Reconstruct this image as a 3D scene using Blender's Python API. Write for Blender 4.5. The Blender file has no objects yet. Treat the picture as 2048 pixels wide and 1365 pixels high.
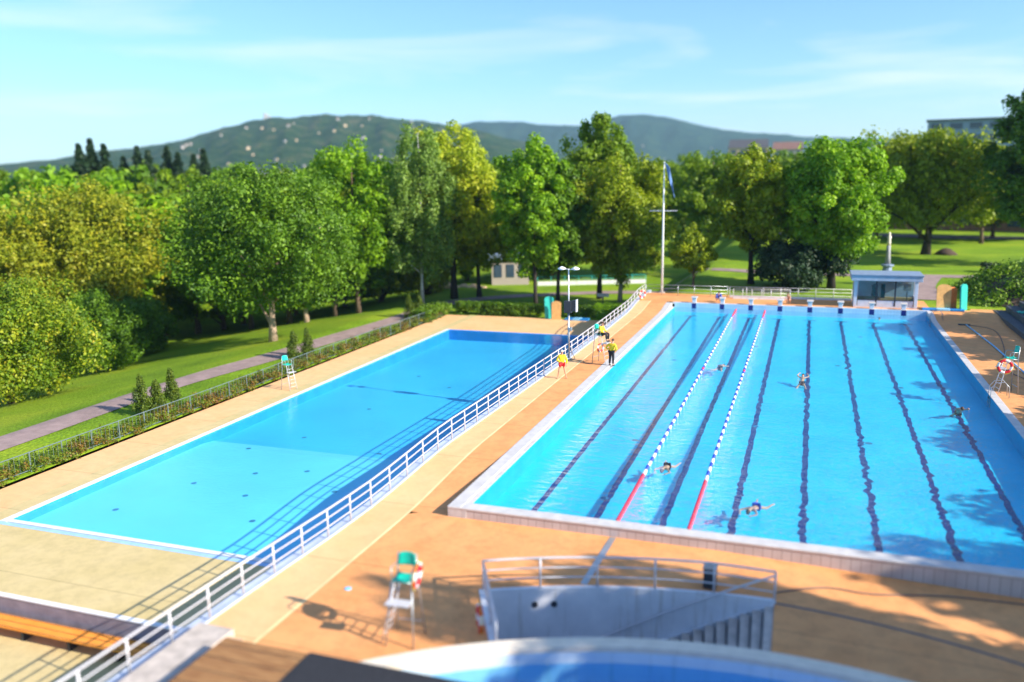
import bpy, bmesh, math, random
import numpy as np
from mathutils import Vector, Matrix, Euler
random.seed(7); rng = np.random.default_rng(11)
S = bpy.context.scene; COL = S.collection
R = math.radians
PI = math.pi

# ------------------------------------------------------------------ helpers
class MB:
    def __init__(s): s.v = []; s.f = []
    def add(s, vs, fs):
        n = len(s.v); s.v += [tuple(p) for p in vs]; s.f += [tuple(i + n for i in f) for f in fs]; return s
    def box(s, x0, x1, y0, y1, z0, z1):
        v = [(x, y, z) for z in (z0, z1) for y in (y0, y1) for x in (x0, x1)]
        return s.add(v, [(0, 2, 3, 1), (4, 5, 7, 6), (0, 1, 5, 4), (2, 6, 7, 3), (0, 4, 6, 2), (1, 3, 7, 5)])
    def tube(s, pts, r, n=8, caps=True):
        P = [Vector(p) for p in pts]; rr = r if isinstance(r, (list, tuple)) else [r] * len(P)
        vs = []; fs = []; prev = None
        for i, p in enumerate(P):
            d = (P[min(i + 1, len(P) - 1)] - P[max(i - 1, 0)]).normalized()
            if prev is None:
                a = d.orthogonal().normalized()
            else:
                a = (prev - d * prev.dot(d)).normalized()
            prev = a; b = d.cross(a)
            for k in range(n):
                t = 2 * PI * k / n
                vs.append(p + (a * math.cos(t) + b * math.sin(t)) * rr[i])
        for i in range(len(P) - 1):
            for k in range(n):
                k2 = (k + 1) % n
                fs.append((i * n + k, i * n + k2, (i + 1) * n + k2, (i + 1) * n + k))
        if caps:
            fs.append(tuple(range(n))[::-1]); fs.append(tuple((len(P) - 1) * n + k for k in range(n)))
        return s.add(vs, fs)
    def lathe(s, prof, n=24, cx=0, cy=0):
        vs = []; fs = []
        for r, z in prof:
            for k in range(n):
                t = 2 * PI * k / n; vs.append((cx + r * math.cos(t), cy + r * math.sin(t), z))
        for i in range(len(prof) - 1):
            for k in range(n):
                k2 = (k + 1) % n; fs.append((i * n + k, i * n + k2, (i + 1) * n + k2, (i + 1) * n + k))
        fs.append(tuple(range(n))[::-1]); fs.append(tuple((len(prof) - 1) * n + k for k in range(n)))
        return s.add(vs, fs)
    def poly(s, pts): return s.add(pts, [tuple(range(len(pts)))])
    def xf(s, M, start=0):
        for i in range(start, len(s.v)): s.v[i] = tuple(M @ Vector(s.v[i]))
        return s
    def build(s, name, mat, parent=None, smooth=False, bevel=0, **kw):
        me = bpy.data.meshes.new(name); me.from_pydata(s.v, [], s.f); me.update()
        if mat: me.materials.append(mat)
        if smooth: me.polygons.foreach_set('use_smooth', [True] * len(me.polygons))
        o = bpy.data.objects.new(name, me); COL.objects.link(o)
        if parent: o.parent = parent
        if bevel:
            b = o.modifiers.new('b', 'BEVEL'); b.width = bevel; b.segments = 2; b.limit_method = 'ANGLE'
        tag(o, **kw); return o

def tag(o, label=None, cat=None, group=None, kind=None):
    if label: o['label'] = label
    if cat: o['category'] = cat
    if group: o['group'] = group
    if kind: o['kind'] = kind
    return o
def thing(name, label, cat, loc=(0, 0, 0), rz=0, group=None, kind=None):
    o = bpy.data.objects.new(name, None); COL.objects.link(o); o.location = loc; o.rotation_euler = (0, 0, rz)
    o.empty_display_size = .1
    return tag(o, label, cat, group, kind)
def copy_tree(o, label=None, loc=None, rz=None, scale=None, parent=None):
    c = o.copy(); COL.objects.link(c)
    if parent: c.parent = parent; c.matrix_parent_inverse = o.matrix_parent_inverse
    if label: c['label'] = label
    if loc is not None: c.location = loc
    if rz is not None: c.rotation_euler = (0, 0, rz)
    if scale is not None: c.scale = scale if isinstance(scale, (tuple, list)) else (scale,) * 3
    for ch in [k for k in list(o.children)]: copy_tree(ch, parent=c)
    return c
def ss(a, b, x):
    t = min(1., max(0., (x - a) / (b - a))); return t * t * (3 - 2 * t)

# ------------------------------------------------------------------ materials
def newmat(name):
    m = bpy.data.materials.new(name); m.use_nodes = True; nt = m.node_tree
    return m, nt, nt.nodes, nt.links, nt.nodes['Principled BSDF']
def rgb(c): return (c[0], c[1], c[2], 1)
def ramp(N, stops):
    r = N.new('ShaderNodeValToRGB'); e = r.color_ramp.elements
    while len(e) < len(stops): e.new(.5)
    for i, (p, c) in enumerate(stops): e[i].position = p; e[i].color = rgb(c) if len(c) == 3 else c
    return r
def mat(name, c, rough=.6, var=.15, scale=3., bump=0, bscale=40, metal=0, spec=.5, c2=None, coat=0):
    m, nt, N, L, B = newmat(name)
    tc = N.new('ShaderNodeTexCoord'); n = N.new('ShaderNodeTexNoise'); n.inputs['Scale'].default_value = scale
    n.inputs['Detail'].default_value = 6; n.inputs['Roughness'].default_value = .62
    L.new(tc.outputs['Object'], n.inputs['Vector'])
    a = tuple(x * (1 - var) for x in c); b = c2 or tuple(min(1, x * (1 + var)) for x in c)
    r = ramp(N, [(.32, a), (.68, b)]); L.new(n.outputs['Fac'], r.inputs['Fac']); L.new(r.outputs['Color'], B.inputs['Base Color'])
    B.inputs['Roughness'].default_value = rough; B.inputs['Metallic'].default_value = metal
    B.inputs['Specular IOR Level'].default_value = spec
    if coat: B.inputs['Coat Weight'].default_value = coat
    if bump:
        n2 = N.new('ShaderNodeTexNoise'); n2.inputs['Scale'].default_value = bscale; n2.inputs['Detail'].default_value = 4
        L.new(tc.outputs['Object'], n2.inputs['Vector'])
        bp = N.new('ShaderNodeBump'); bp.inputs['Strength'].default_value = bump; bp.inputs['Distance'].default_value = .02
        L.new(n2.outputs['Fac'], bp.inputs['Height']); L.new(bp.outputs['Normal'], B.inputs['Normal'])
    return m

def deck_mat(name, c, c2, stain=.35):
    """painted concrete: large blotches, fine grain, worn stains and expansion joints"""
    m, nt, N, L, B = newmat(name)
    tc = N.new('ShaderNodeTexCoord')
    def noise(sc, det=6, vec=None, rough=.6):
        n = N.new('ShaderNodeTexNoise'); n.inputs['Scale'].default_value = sc; n.inputs['Detail'].default_value = det
        n.inputs['Roughness'].default_value = rough; L.new(vec or tc.outputs['Object'], n.inputs['Vector']); return n
    n1 = noise(.35, 8, rough=.65); r1 = ramp(N, [(.3, c), (.7, c2)]); L.new(n1.outputs['Fac'], r1.inputs['Fac'])
    n2 = noise(1.7, 10, rough=.75); r2 = ramp(N, [(.30, (1 - stain,) * 3), (.56, (1, 1, 1)), (.8, (1.0, 1.0, 1.0))]); L.new(n2.outputs['Fac'], r2.inputs['Fac'])
    n3 = noise(38, 3); r3 = ramp(N, [(.3, (.84, .84, .84)), (.7, (1, 1, 1))]); L.new(n3.outputs['Fac'], r3.inputs['Fac'])
    def mul(a, b, f=1):
        x = N.new('ShaderNodeMix'); x.data_type = 'RGBA'; x.blend_type = 'MULTIPLY'; x.inputs[0].default_value = f
        L.new(a, x.inputs[6]); L.new(b, x.inputs[7]); return x.outputs[2]
    col = mul(mul(r1.outputs['Color'], r2.outputs['Color']), r3.outputs['Color'])
    # joints across the slabs every 5 m
    sep = N.new('ShaderNodeSeparateXYZ'); L.new(tc.outputs['Object'], sep.inputs[0])
    w = N.new('ShaderNodeMath'); w.operation = 'PINGPONG'; w.inputs[1].default_value = 2.5; L.new(sep.outputs['Y'], w.inputs[0])
    lt = N.new('ShaderNodeMath'); lt.operation = 'LESS_THAN'; lt.inputs[1].default_value = .018; L.new(w.outputs[0], lt.inputs[0])
    mx = N.new('ShaderNodeMix'); mx.data_type = 'RGBA'; mx.blend_type = 'MULTIPLY'; L.new(lt.outputs[0], mx.inputs[0])
    L.new(col, mx.inputs[6]); mx.inputs[7].default_value = (.62, .6, .58, 1)
    L.new(mx.outputs[2], B.inputs['Base Color']); B.inputs['Roughness'].default_value = .75; B.inputs['Specular IOR Level'].default_value = .3
    bp = N.new('ShaderNodeBump'); bp.inputs['Strength'].default_value = .35; bp.inputs['Distance'].default_value = .01
    L.new(n3.outputs['Fac'], bp.inputs['Height']); L.new(bp.outputs['Normal'], B.inputs['Normal'])
    return m

def tile_mat(name, c, c2, grout, tx=.25, ty=.25, tz=.12, rough=.3):
    m, nt, N, L, B = newmat(name)
    tc = N.new('ShaderNodeTexCoord'); n = N.new('ShaderNodeTexNoise'); n.inputs['Scale'].default_value = 1.2; n.inputs['Detail'].default_value = 5
    L.new(tc.outputs['Object'], n.inputs['Vector'])
    r = ramp(N, [(.35, c), (.65, c2)]); L.new(n.outputs['Fac'], r.inputs['Fac'])
    sep = N.new('ShaderNodeSeparateXYZ'); L.new(tc.outputs['Object'], sep.inputs[0]); facs = []
    for ax, t in (('X', tx), ('Z', tz)):
        p = N.new('ShaderNodeMath'); p.operation = 'PINGPONG'; p.inputs[1].default_value = t / 2; L.new(sep.outputs[ax], p.inputs[0])
        q = N.new('ShaderNodeMath'); q.operation = 'LESS_THAN'; q.inputs[1].default_value = .012; L.new(p.outputs[0], q.inputs[0]); facs.append(q)
    mxm = N.new('ShaderNodeMath'); mxm.operation = 'MAXIMUM'; L.new(facs[0].outputs[0], mxm.inputs[0]); L.new(facs[1].outputs[0], mxm.inputs[1])
    mx = N.new('ShaderNodeMix'); mx.data_type = 'RGBA'; L.new(mxm.outputs[0], mx.inputs[0]); L.new(r.outputs['Color'], mx.inputs[6]); mx.inputs[7].default_value = rgb(grout)
    L.new(mx.outputs[2], B.inputs['Base Color']); B.inputs['Roughness'].default_value = rough
    return m

def leaf_mat(name, stops, trans=.35):
    trans *= .72
    m, nt, N, L, B = newmat(name)
    g = N.new('ShaderNodeNewGeometry'); r = ramp(N, [(p_, (c_[0] * 1.28, c_[1] * 1.08, c_[2] * .8)) for p_, c_ in stops] if name not in ('leaf_ochre', 'leaf_yellow', 'leaf_bank') else stops)
    tc = N.new('ShaderNodeTexCoord'); n = N.new('ShaderNodeTexNoise'); n.inputs['Scale'].default_value = .45; n.inputs['Detail'].default_value = 3
    L.new(tc.outputs['Object'], n.inputs['Vector'])
    a = N.new('ShaderNodeMath'); a.operation = 'MULTIPLY_ADD'; a.inputs[1].default_value = .45; L.new(g.outputs['Random Per Island'], a.inputs[0])
    b = N.new('ShaderNodeMath'); b.operation = 'MULTIPLY_ADD'; b.inputs[1].default_value = 1.3; b.inputs[2].default_value = -.37
    L.new(n.outputs['Fac'], b.inputs[0]); L.new(b.outputs[0], a.inputs[2]); L.new(a.outputs[0], r.inputs['Fac'])
    L.new(r.outputs['Color'], B.inputs['Base Color']); B.inputs['Roughness'].default_value = .55; B.inputs['Specular IOR Level'].default_value = .3
    t = N.new('ShaderNodeBsdfTranslucent'); mu = N.new('ShaderNodeMix'); mu.data_type = 'RGBA'; mu.blend_type = 'MULTIPLY'; mu.inputs[0].default_value = 1
    L.new(r.outputs['Color'], mu.inputs[6]); mu.inputs[7].default_value = (1.5, 1.7, .7, 1); L.new(mu.outputs[2], t.inputs['Color'])
    mx = N.new('ShaderNodeMixShader'); mx.inputs[0].default_value = trans
    L.new(B.outputs[0], mx.inputs[1]); L.new(t.outputs[0], mx.inputs[2]); L.new(mx.outputs[0], N['Material Output'].inputs['Surface'])
    return m

def schlick(N, L, nrm, f0):
    g = N.new('ShaderNodeNewGeometry'); d = N.new('ShaderNodeVectorMath'); d.operation = 'DOT_PRODUCT'
    L.new(g.outputs['Incoming'], d.inputs[0]); L.new(nrm or g.outputs['Normal'], d.inputs[1])
    prev = d.outputs['Value']
    for op, b in (('ABSOLUTE', None), ('SUBTRACT', 1), ('POWER', 5), ('MULTIPLY_ADD', 1 - f0)):
        m = N.new('ShaderNodeMath'); m.operation = op; m.use_clamp = True
        if op == 'SUBTRACT': m.inputs[0].default_value = 1; L.new(prev, m.inputs[1])
        else:
            L.new(prev, m.inputs[0])
            if b is not None: m.inputs[1].default_value = b
            if op == 'MULTIPLY_ADD': m.inputs[2].default_value = f0
        prev = m.outputs[0]
    return m
def water_mat(name, tint, bumps, rough=.03, dist=.06):
    """clear water: Fresnel mix of a tinted see-through surface and its rippled reflection"""
    m, nt, N, L, B = newmat(name); N.remove(B)
    tc = N.new('ShaderNodeTexCoord'); prev = None
    for sx, sy, sc, st, grad in bumps:
        mp = N.new('ShaderNodeMapping'); mp.inputs['Scale'].default_value = (sx, sy, 1); mp.inputs['Rotation'].default_value = (0, 0, R(8)); L.new(tc.outputs['Object'], mp.inputs['Vector'])
        n = N.new('ShaderNodeTexNoise'); n.inputs['Scale'].default_value = sc; n.inputs['Detail'].default_value = 3; n.inputs['Distortion'].default_value = .6
        L.new(mp.outputs[0], n.inputs['Vector'])
        bp = N.new('ShaderNodeBump'); bp.inputs['Distance'].default_value = dist
        bp.inputs['Strength'].default_value = st
        if grad:   # calmer on one side, choppier where the swimmers are
            sep = N.new('ShaderNodeSeparateXYZ'); L.new(tc.outputs['Object'], sep.inputs[0])
            mr = N.new('ShaderNodeMapRange'); mr.inputs['From Min'].default_value = grad[0]; mr.inputs['From Max'].default_value = grad[1]
            mr.inputs['To Min'].default_value = st * .22; mr.inputs['To Max'].default_value = st; L.new(sep.outputs['X'], mr.inputs['Value'])
            L.new(mr.outputs[0], bp.inputs['Strength'])
        L.new(n.outputs['Fac'], bp.inputs['Height'])
        if prev: L.new(prev.outputs['Normal'], bp.inputs['Normal'])
        prev = bp
    fr = schlick(N, L, prev.outputs['Normal'], .02)
    tr = N.new('ShaderNodeBsdfTransparent'); tr.inputs['Color'].default_value = rgb(tint)
    gl = N.new('ShaderNodeBsdfGlossy'); gl.inputs['Roughness'].default_value = rough; gl.inputs['Color'].default_value = (1, 1, 1, 1); L.new(prev.outputs['Normal'], gl.inputs['Normal'])
    mx = N.new('ShaderNodeMixShader'); fk = N.new('ShaderNodeMath'); fk.operation = 'MULTIPLY'; fk.inputs[1].default_value = .9; L.new(fr.outputs[0], fk.inputs[0])
    L.new(fk.outputs[0], mx.inputs[0]); L.new(tr.outputs[0], mx.inputs[1]); L.new(gl.outputs[0], mx.inputs[2])
    L.new(mx.outputs[0], N['Material Output'].inputs['Surface'])
    return m

def glass_mat():
    m, nt, N, L, B = newmat('glass_pane'); N.remove(B)
    fr = schlick(N, L, None, .04)
    tr = N.new('ShaderNodeBsdfTransparent'); tr.inputs['Color'].default_value = (.55, .72, .78, 1)
    gl = N.new('ShaderNodeBsdfGlossy'); gl.inputs['Roughness'].default_value = .02
    mx = N.new('ShaderNodeMixShader'); L.new(fr.outputs[0], mx.inputs[0]); L.new(tr.outputs[0], mx.inputs[1]); L.new(gl.outputs[0], mx.inputs[2])
    L.new(mx.outputs[0], N['Material Output'].inputs['Surface']); return m

M = {}
M['deck'] = deck_mat('deck_orange', (.84, .35, .12), (.93, .44, .17), .25)
M['deck_sand'] = deck_mat('deck_sand', (.90, .50, .22), (.95, .58, .29), .16)
M['deck_yellow'] = deck_mat('deck_yellow', (.64, .50, .22), (.74, .58, .29), .2)
M['coping'] = mat('coping_white', (.60, .57, .55), .5, .12, 2.5, .2, 60)
M['coping_blue'] = mat('coping_blue', (.36, .58, .86), .5, .1, 2)
M['line'] = mat('seam_line', (.95, .66, .32), .6, .2, 1.2)
M['tile'] = tile_mat('outer_tile', (.50, .44, .42), (.60, .54, .52), (.36, .30, .28), .3, .3, .9)
M['ptile'] = tile_mat('pool_wall_tile', (.46, .66, .82), (.55, .74, .88), (.36, .52, .68), .25, .25, .25, .25)
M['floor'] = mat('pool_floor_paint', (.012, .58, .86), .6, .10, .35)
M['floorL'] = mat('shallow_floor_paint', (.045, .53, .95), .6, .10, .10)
M['floorN'] = mat('shallow_near_brightened', (.12, .65, .96), .6, .08, .12)  # lighter copy of the floor colour, stands in for brighter shallow water
M['sidewall'] = mat('pool_side_darkened', (.010, .34, .55), .5, .1, 1)  # darkened in colour to offset the sun shining straight on these walls
M['sideL'] = mat('shallow_side_darkened', (.015, .28, .62), .5, .1, 1)  # darker blue painted in against the sunlit band along the left side
M['floorT'] = mat('tank_floor_paint', (.01, .19, .62), .6, .1, .3)
M['navy'] = mat('navy_tile', (.006, .014, .16), .4, .2, 6)
M['drain'] = mat('drain_dark', (.03, .22, .40), .6, .2)
M['white'] = mat('white_paint', (.80, .80, .80), .4, .06, 4)
M['white_wall'] = mat('white_wall_paint', (.74, .75, .78), .6, .10, 1.2, .15, 20)
M['ledge'] = mat('ledge_paint', (.50, .56, .68), .6, .12, 1.5)
M['tankwall'] = mat('tank_wall_paint', (.66, .80, .90), .5, .12, 1.0)
M['rim'] = mat('rim_stone', (.80, .70, .56), .7, .10, 2.5, .25, 50)
M['concrete'] = mat('pale_concrete', (.52, .45, .39), .85, .25, 2.4, .4, 30)
M['conc_tan'] = mat('tan_concrete', (.66, .44, .26), .85, .2, 2.4, .4, 30)
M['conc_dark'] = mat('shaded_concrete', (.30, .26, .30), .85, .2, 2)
M['steel'] = mat('galvanised_steel', (.50, .53, .55), .4, .15, 10, metal=.7)
M['steel_w'] = mat('pale_tube', (.64, .62, .64), .35, .06, 8, metal=.1)
M['fence'] = mat('grey_green_fence', (.13, .18, .18), .5, .15, 8)
M['dark'] = mat('dark_plastic', (.035, .04, .05), .5, .2, 8)
M['rubber'] = mat('black_rubber', (.022, .022, .026), .8, .3, 9, .5, 60)
M['teal'] = mat('teal_plastic', (.01, .50, .36), .35, .1, 5)
M['tealboard'] = mat('teal_board', (.02, .42, .36), .5, .15, 3)
M['tan'] = mat('tan_board', (.74, .42, .14), .6, .2, 3)
M['orange'] = mat('orange_board', (.80, .22, .05), .6, .2, 3)
M['blue_mat'] = mat('blue_mat', (.02, .24, .62), .5, .2, 3)
M['ltblue'] = mat('light_blue', (.25, .60, .85), .5, .15, 3)
M['red'] = mat('red_plastic', (.70, .02, .03), .4, .1, 5)
M['redfl'] = mat('red_float', (.80, .03, .08), .4, .1, 5)
M['bluefl'] = mat('blue_float', (.02, .07, .62), .4, .1, 5)
M['whitefl'] = mat('white_float', (.82, .82, .80), .4, .05, 5)
M['yellow'] = mat('yellow_jacket', (.88, .66, .02), .7, .12, 12, .3, 60)
M['skin'] = mat('skin', (.62, .33, .21), .5, .06, 10)
M['hair'] = mat('brown_hair', (.10, .045, .02), .7, .3, 60)
M['blackhair'] = mat('dark_hair', (.015, .012, .01), .6, .3, 60)
M['cap'] = mat('beige_cap', (.72, .66, .52), .7, .1, 12)
M['blackcloth'] = mat('black_trousers', (.018, .018, .024), .8, .2, 12)
M['redcloth'] = mat('red_shorts', (.70, .015, .02), .7, .1, 12)
M['bluecloth'] = mat('blue_cloth', (.03, .08, .45), .7, .1, 12)
M['pennant'] = mat('pennant_cloth', (.10, .20, .42), .7, .2, 6)
M['brick'] = mat('brick_red', (.30, .14, .08), .8, .3, 1.5)
M['bark'] = mat('bark', (.13, .085, .055), .9, .35, 5, .8, 14)
M['bark_pale'] = mat('pale_bark', (.42, .30, .21), .9, .3, 4, .6, 12)
M['bark_dark'] = mat('dark_bark', (.035, .026, .020), .9, .3, 4, .6, 12)
M['bark_birch'] = mat('birch_bark', (.38, .38, .36), .8, .5, 2.2, .4, 12)
M['glass'] = glass_mat()
M['grass'] = None
M['roofred'] = mat('roof_red', (.20, .11, .09), .8, .2, 1)
M['roofdark'] = mat('roof_dark', (.08, .08, .09), .7, .2, 1)
M['housew'] = mat('house_white', (.42, .36, .32), .8, .1, .3)
M['housey'] = mat('house_ochre', (.55, .40, .24), .8, .1, .3)
M['window'] = mat('window_dark', (.05, .08, .12), .15, .2, 1)
M['booth_grey'] = mat('grey_blue_paint', (.22, .29, .40), .55, .12, 3)
M['roofgrey'] = mat('roof_fascia', (.40, .46, .56), .55, .1, 3)
M['boothw'] = mat('booth_white', (.62, .68, .78), .5, .08, 3)
M['mint'] = mat('mint_paint', (.25, .62, .48), .6, .15, 3)
M['path'] = mat('asphalt', (.31, .22, .20), .9, .22, 1.2, .4, 40)
M['soil'] = mat('dark_soil', (.07, .045, .03), .95, .4, 2, .6, 20)
M['stone'] = mat('grey_stone', (.32, .32, .33), .85, .3, 1.2, .5, 14)
M['hose'] = mat('grey_hose', (.16, .12, .11), .6, .2, 5)

def plank_mat(name, c, c2, w, gapdark=.25):
    m, nt, N, L, B = newmat(name)
    tc = N.new('ShaderNodeTexCoord'); sep = N.new('ShaderNodeSeparateXYZ'); L.new(tc.outputs['Object'], sep.inputs[0])
    mp = N.new('ShaderNodeMapping'); mp.inputs['Scale'].default_value = (1.2, 9, 1); L.new(tc.outputs['Object'], mp.inputs['Vector'])
    n = N.new('ShaderNodeTexNoise'); n.inputs['Scale'].default_value = 1.5; n.inputs['Detail'].default_value = 7; L.new(mp.outputs[0], n.inputs['Vector'])
    r = ramp(N, [(.3, c), (.7, c2)]); L.new(n.outputs['Fac'], r.inputs['Fac'])
    p = N.new('ShaderNodeMath'); p.operation = 'PINGPONG'; p.inputs[1].default_value = w / 2; L.new(sep.outputs['Y'], p.inputs[0])
    q = N.new('ShaderNodeMath'); q.operation = 'LESS_THAN'; q.inputs[1].default_value = .015; L.new(p.outputs[0], q.inputs[0])
    mx = N.new('ShaderNodeMix'); mx.data_type = 'RGBA'; L.new(q.outputs[0], mx.inputs[0]); L.new(r.outputs['Color'], mx.inputs[6]); mx.inputs[7].default_value = (.03, .02, .01, 1)
    L.new(mx.outputs[2], B.inputs['Base Color']); B.inputs['Roughness'].default_value = .75
    return m
M['planks'] = plank_mat('brown_planks', (.24, .10, .03), (.42, .22, .08), .55)
M['bench'] = plank_mat('orange_planks', (.85, .26, .02), (.95, .36, .05), .30)

def grass_mat():
    m, nt, N, L, B = newmat('lawn_grass')
    tc = N.new('ShaderNodeTexCoord')
    def noise(sc, det, mpS=None):
        n = N.new('ShaderNodeTexNoise'); n.inputs['Scale'].default_value = sc; n.inputs['Detail'].default_value = det
        if mpS:
            mp = N.new('ShaderNodeMapping'); mp.inputs['Scale'].default_value = mpS; L.new(tc.outputs['Object'], mp.inputs['Vector']); L.new(mp.outputs[0], n.inputs['Vector'])
        else: L.new(tc.outputs['Object'], n.inputs['Vector'])
        return n
    a = noise(.12, 6); r = ramp(N, [(.3, (.13, .24, .008)), (.5, (.22, .36, .012)), (.72, (.34, .43, .02))]); L.new(a.outputs['Fac'], r.inputs['Fac'])
    b = noise(5, 8); r2 = ramp(N, [(.3, (.6, .6, .6)), (.7, (1.1, 1.1, 1.1))]); L.new(b.outputs['Fac'], r2.inputs['Fac'])
    mx = N.new('ShaderNodeMix'); mx.data_type = 'RGBA'; mx.blend_type = 'MULTIPLY'; mx.inputs[0].default_value = 1
    L.new(r.outputs['Color'], mx.inputs[6]); L.new(r2.outputs['Color'], mx.inputs[7]); L.new(mx.outputs[2], B.inputs['Base Color'])
    B.inputs['Roughness'].default_value = .85; B.inputs['Specular IOR Level'].default_value = .2
    bp = N.new('ShaderNodeBump'); bp.inputs['Strength'].default_value = .9; bp.inputs['Distance'].default_value = .12; L.new(b.outputs['Fac'], bp.inputs['Height']); L.new(bp.outputs['Normal'], B.inputs['Normal'])
    return m
M['grass'] = grass_mat()

def wear(name, c, c2, streak):
    m, nt, N, L, B = newmat(name); tc = N.new('ShaderNodeTexCoord')
    def nz(sx, sz, sc, d=6):
        mp = N.new('ShaderNodeMapping'); mp.inputs['Scale'].default_value = (sx, sx, sz); L.new(tc.outputs['Object'], mp.inputs['Vector'])
        n = N.new('ShaderNodeTexNoise'); n.inputs['Scale'].default_value = sc; n.inputs['Detail'].default_value = d; n.inputs['Roughness'].default_value = .65; L.new(mp.outputs[0], n.inputs['Vector']); return n
    a = nz(1, 1, 1.1); r = ramp(N, [(.35, c), (.65, c2)]); L.new(a.outputs['Fac'], r.inputs['Fac'])
    b = nz(3.2, .25, 1.4); r2 = ramp(N, [(.30, streak), (.46, (1, 1, 1))]); L.new(b.outputs['Fac'], r2.inputs['Fac'])
    mx = N.new('ShaderNodeMix'); mx.data_type = 'RGBA'; mx.blend_type = 'MULTIPLY'; mx.inputs[0].default_value = 1
    L.new(r.outputs['Color'], mx.inputs[6]); L.new(r2.outputs['Color'], mx.inputs[7]); L.new(mx.outputs[2], B.inputs['Base Color']); B.inputs['Roughness'].default_value = .6
    return m
M['white_wall'] = wear('weathered_white_paint', (.66, .67, .70), (.78, .78, .80), (.72, .68, .62))
M['tankwall'] = wear('weathered_tank_paint', (.60, .76, .88), (.70, .84, .92), (.78, .82, .80))
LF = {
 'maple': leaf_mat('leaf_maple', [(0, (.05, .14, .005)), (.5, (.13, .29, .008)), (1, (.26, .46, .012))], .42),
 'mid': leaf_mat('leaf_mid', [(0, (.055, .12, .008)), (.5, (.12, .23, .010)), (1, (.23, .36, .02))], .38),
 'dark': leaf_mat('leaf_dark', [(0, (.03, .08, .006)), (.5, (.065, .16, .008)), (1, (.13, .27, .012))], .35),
 'linden': leaf_mat('leaf_linden', [(0, (.03, .085, .006)), (.5, (.075, .18, .010)), (1, (.17, .33, .016))], .38),
 'olive': leaf_mat('leaf_olive', [(0, (.08, .14, .008)), (.5, (.18, .27, .010)), (1, (.31, .40, .02))], .4),
 'birch': leaf_mat('leaf_birch', [(0, (.07, .15, .03)), (.5, (.13, .25, .05)), (1, (.22, .35, .08))], .38),
 'yellow': leaf_mat('leaf_yellow', [(0, (.16, .24, .010)), (.5, (.36, .42, .018)), (1, (.58, .56, .04))], .42),
 'ochre': leaf_mat('leaf_ochre', [(0, (.11, .16, .008)), (.5, (.25, .28, .012)), (1, (.46, .40, .02))], .38),
 'bushy': leaf_mat('leaf_bushy', [(0, (.03, .09, .006)), (.45, (.11, .21, .010)), (.8, (.28, .35, .02)), (1, (.42, .32, .04))], .35),
 'conifer': leaf_mat('leaf_conifer', [(0, (.008, .022, .012)), (.5, (.015, .045, .02)), (1, (.03, .07, .03))], .1),
 'thuja': leaf_mat('leaf_thuja', [(0, (.03, .07, .010)), (.5, (.07, .13, .014)), (1, (.16, .22, .02))], .2),
 'hedge': leaf_mat('leaf_hedge', [(0, (.03, .09, .008)), (.5, (.09, .2, .012)), (1, (.2, .34, .02))], .3),
 'bank': leaf_mat('leaf_bank', [(0, (.07, .13, .010)), (.45, (.15, .21, .014)), (.62, (.20, .13, .02)), (1, (.22, .09, .02))], .3),
}

# ------------------------------------------------------------------ levels
LW = -2.95                                   # the lower pool and its deck
def H(x, y):                                 # the upper deck
    z = -.3 + .4 * ss(-1.5, 7, y) + .35 * ss(45, 51, y)
    z += -.035 * max(0, min(x, 24) - 9) * (1 - ss(-1, 3, y))
    return z
def G(x, y):                                 # open ground
    z = LW + (3.4 * ss(-7, 0, x) if y > 40 else (3.05 * ss(-7, 0, x)))
    if x < -34:
        z -= .17 * min(28, -34 - x)
    if y > 170: z += (-z - 3) * min(1, (y - 170) / 150)
    return z
def terr(x, y):
    z = G(x, y)
    if x > 24.5 and y < 52: z = .02 if y > 4 else .02 - .0 * y
    if -4.7 < x < 25.4 and -60 < y < 51: z = -4.8
    if -26.2 < x <= -3.9 and -60 < y < 57.6: z = -4.8
    if -4.7 < x < -3 and 51 <= y < 57: z = .35
    return z

def sheet(name, xs, ys, fz, m, kind='structure', cat=None, label=None, smooth=True):
    b = MB(); nx = len(xs)
    for y in ys:
        for x in xs: b.v.append((x, y, fz(x, y)))
    for j in range(len(ys) - 1):
        for i in range(nx - 1):
            b.f.append((j * nx + i, j * nx + i + 1, (j + 1) * nx + i + 1, (j + 1) * nx + i))
    return b.build(name, m, smooth=smooth, kind=kind, cat=cat, label=label)
def rngf(a, b, st):
    n = max(1, int(round((b - a) / st))); return [a + (b - a) * i / n for i in range(n + 1)]
xs = sorted(set([-9000, -6000, -3500, -2000, -1200, -700, -400, -250, -170] + rngf(-130, -40, 6) + rngf(-40, 0, 1.) + [-26.25, -26.15, -4.72, -4.68, 24.4, 24.6, 25.3, 25.5] + rngf(0, 50, 2) + rngf(50, 130, 10) + [170, 250, 400, 700, 1200, 2000, 3500, 6000, 9000]))
ys = sorted(set([-2000, -600, -200, -100, -61, -59] + rngf(-40, 66, 2) + [50.9, 51.1, 57.5, 57.7] + rngf(66, 130, 6) + rngf(140, 320, 15) + [400, 600, 900, 1400, 2200, 3500, 6000, 9000]))
sheet('ground', xs, ys, terr, M['grass'])

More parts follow.
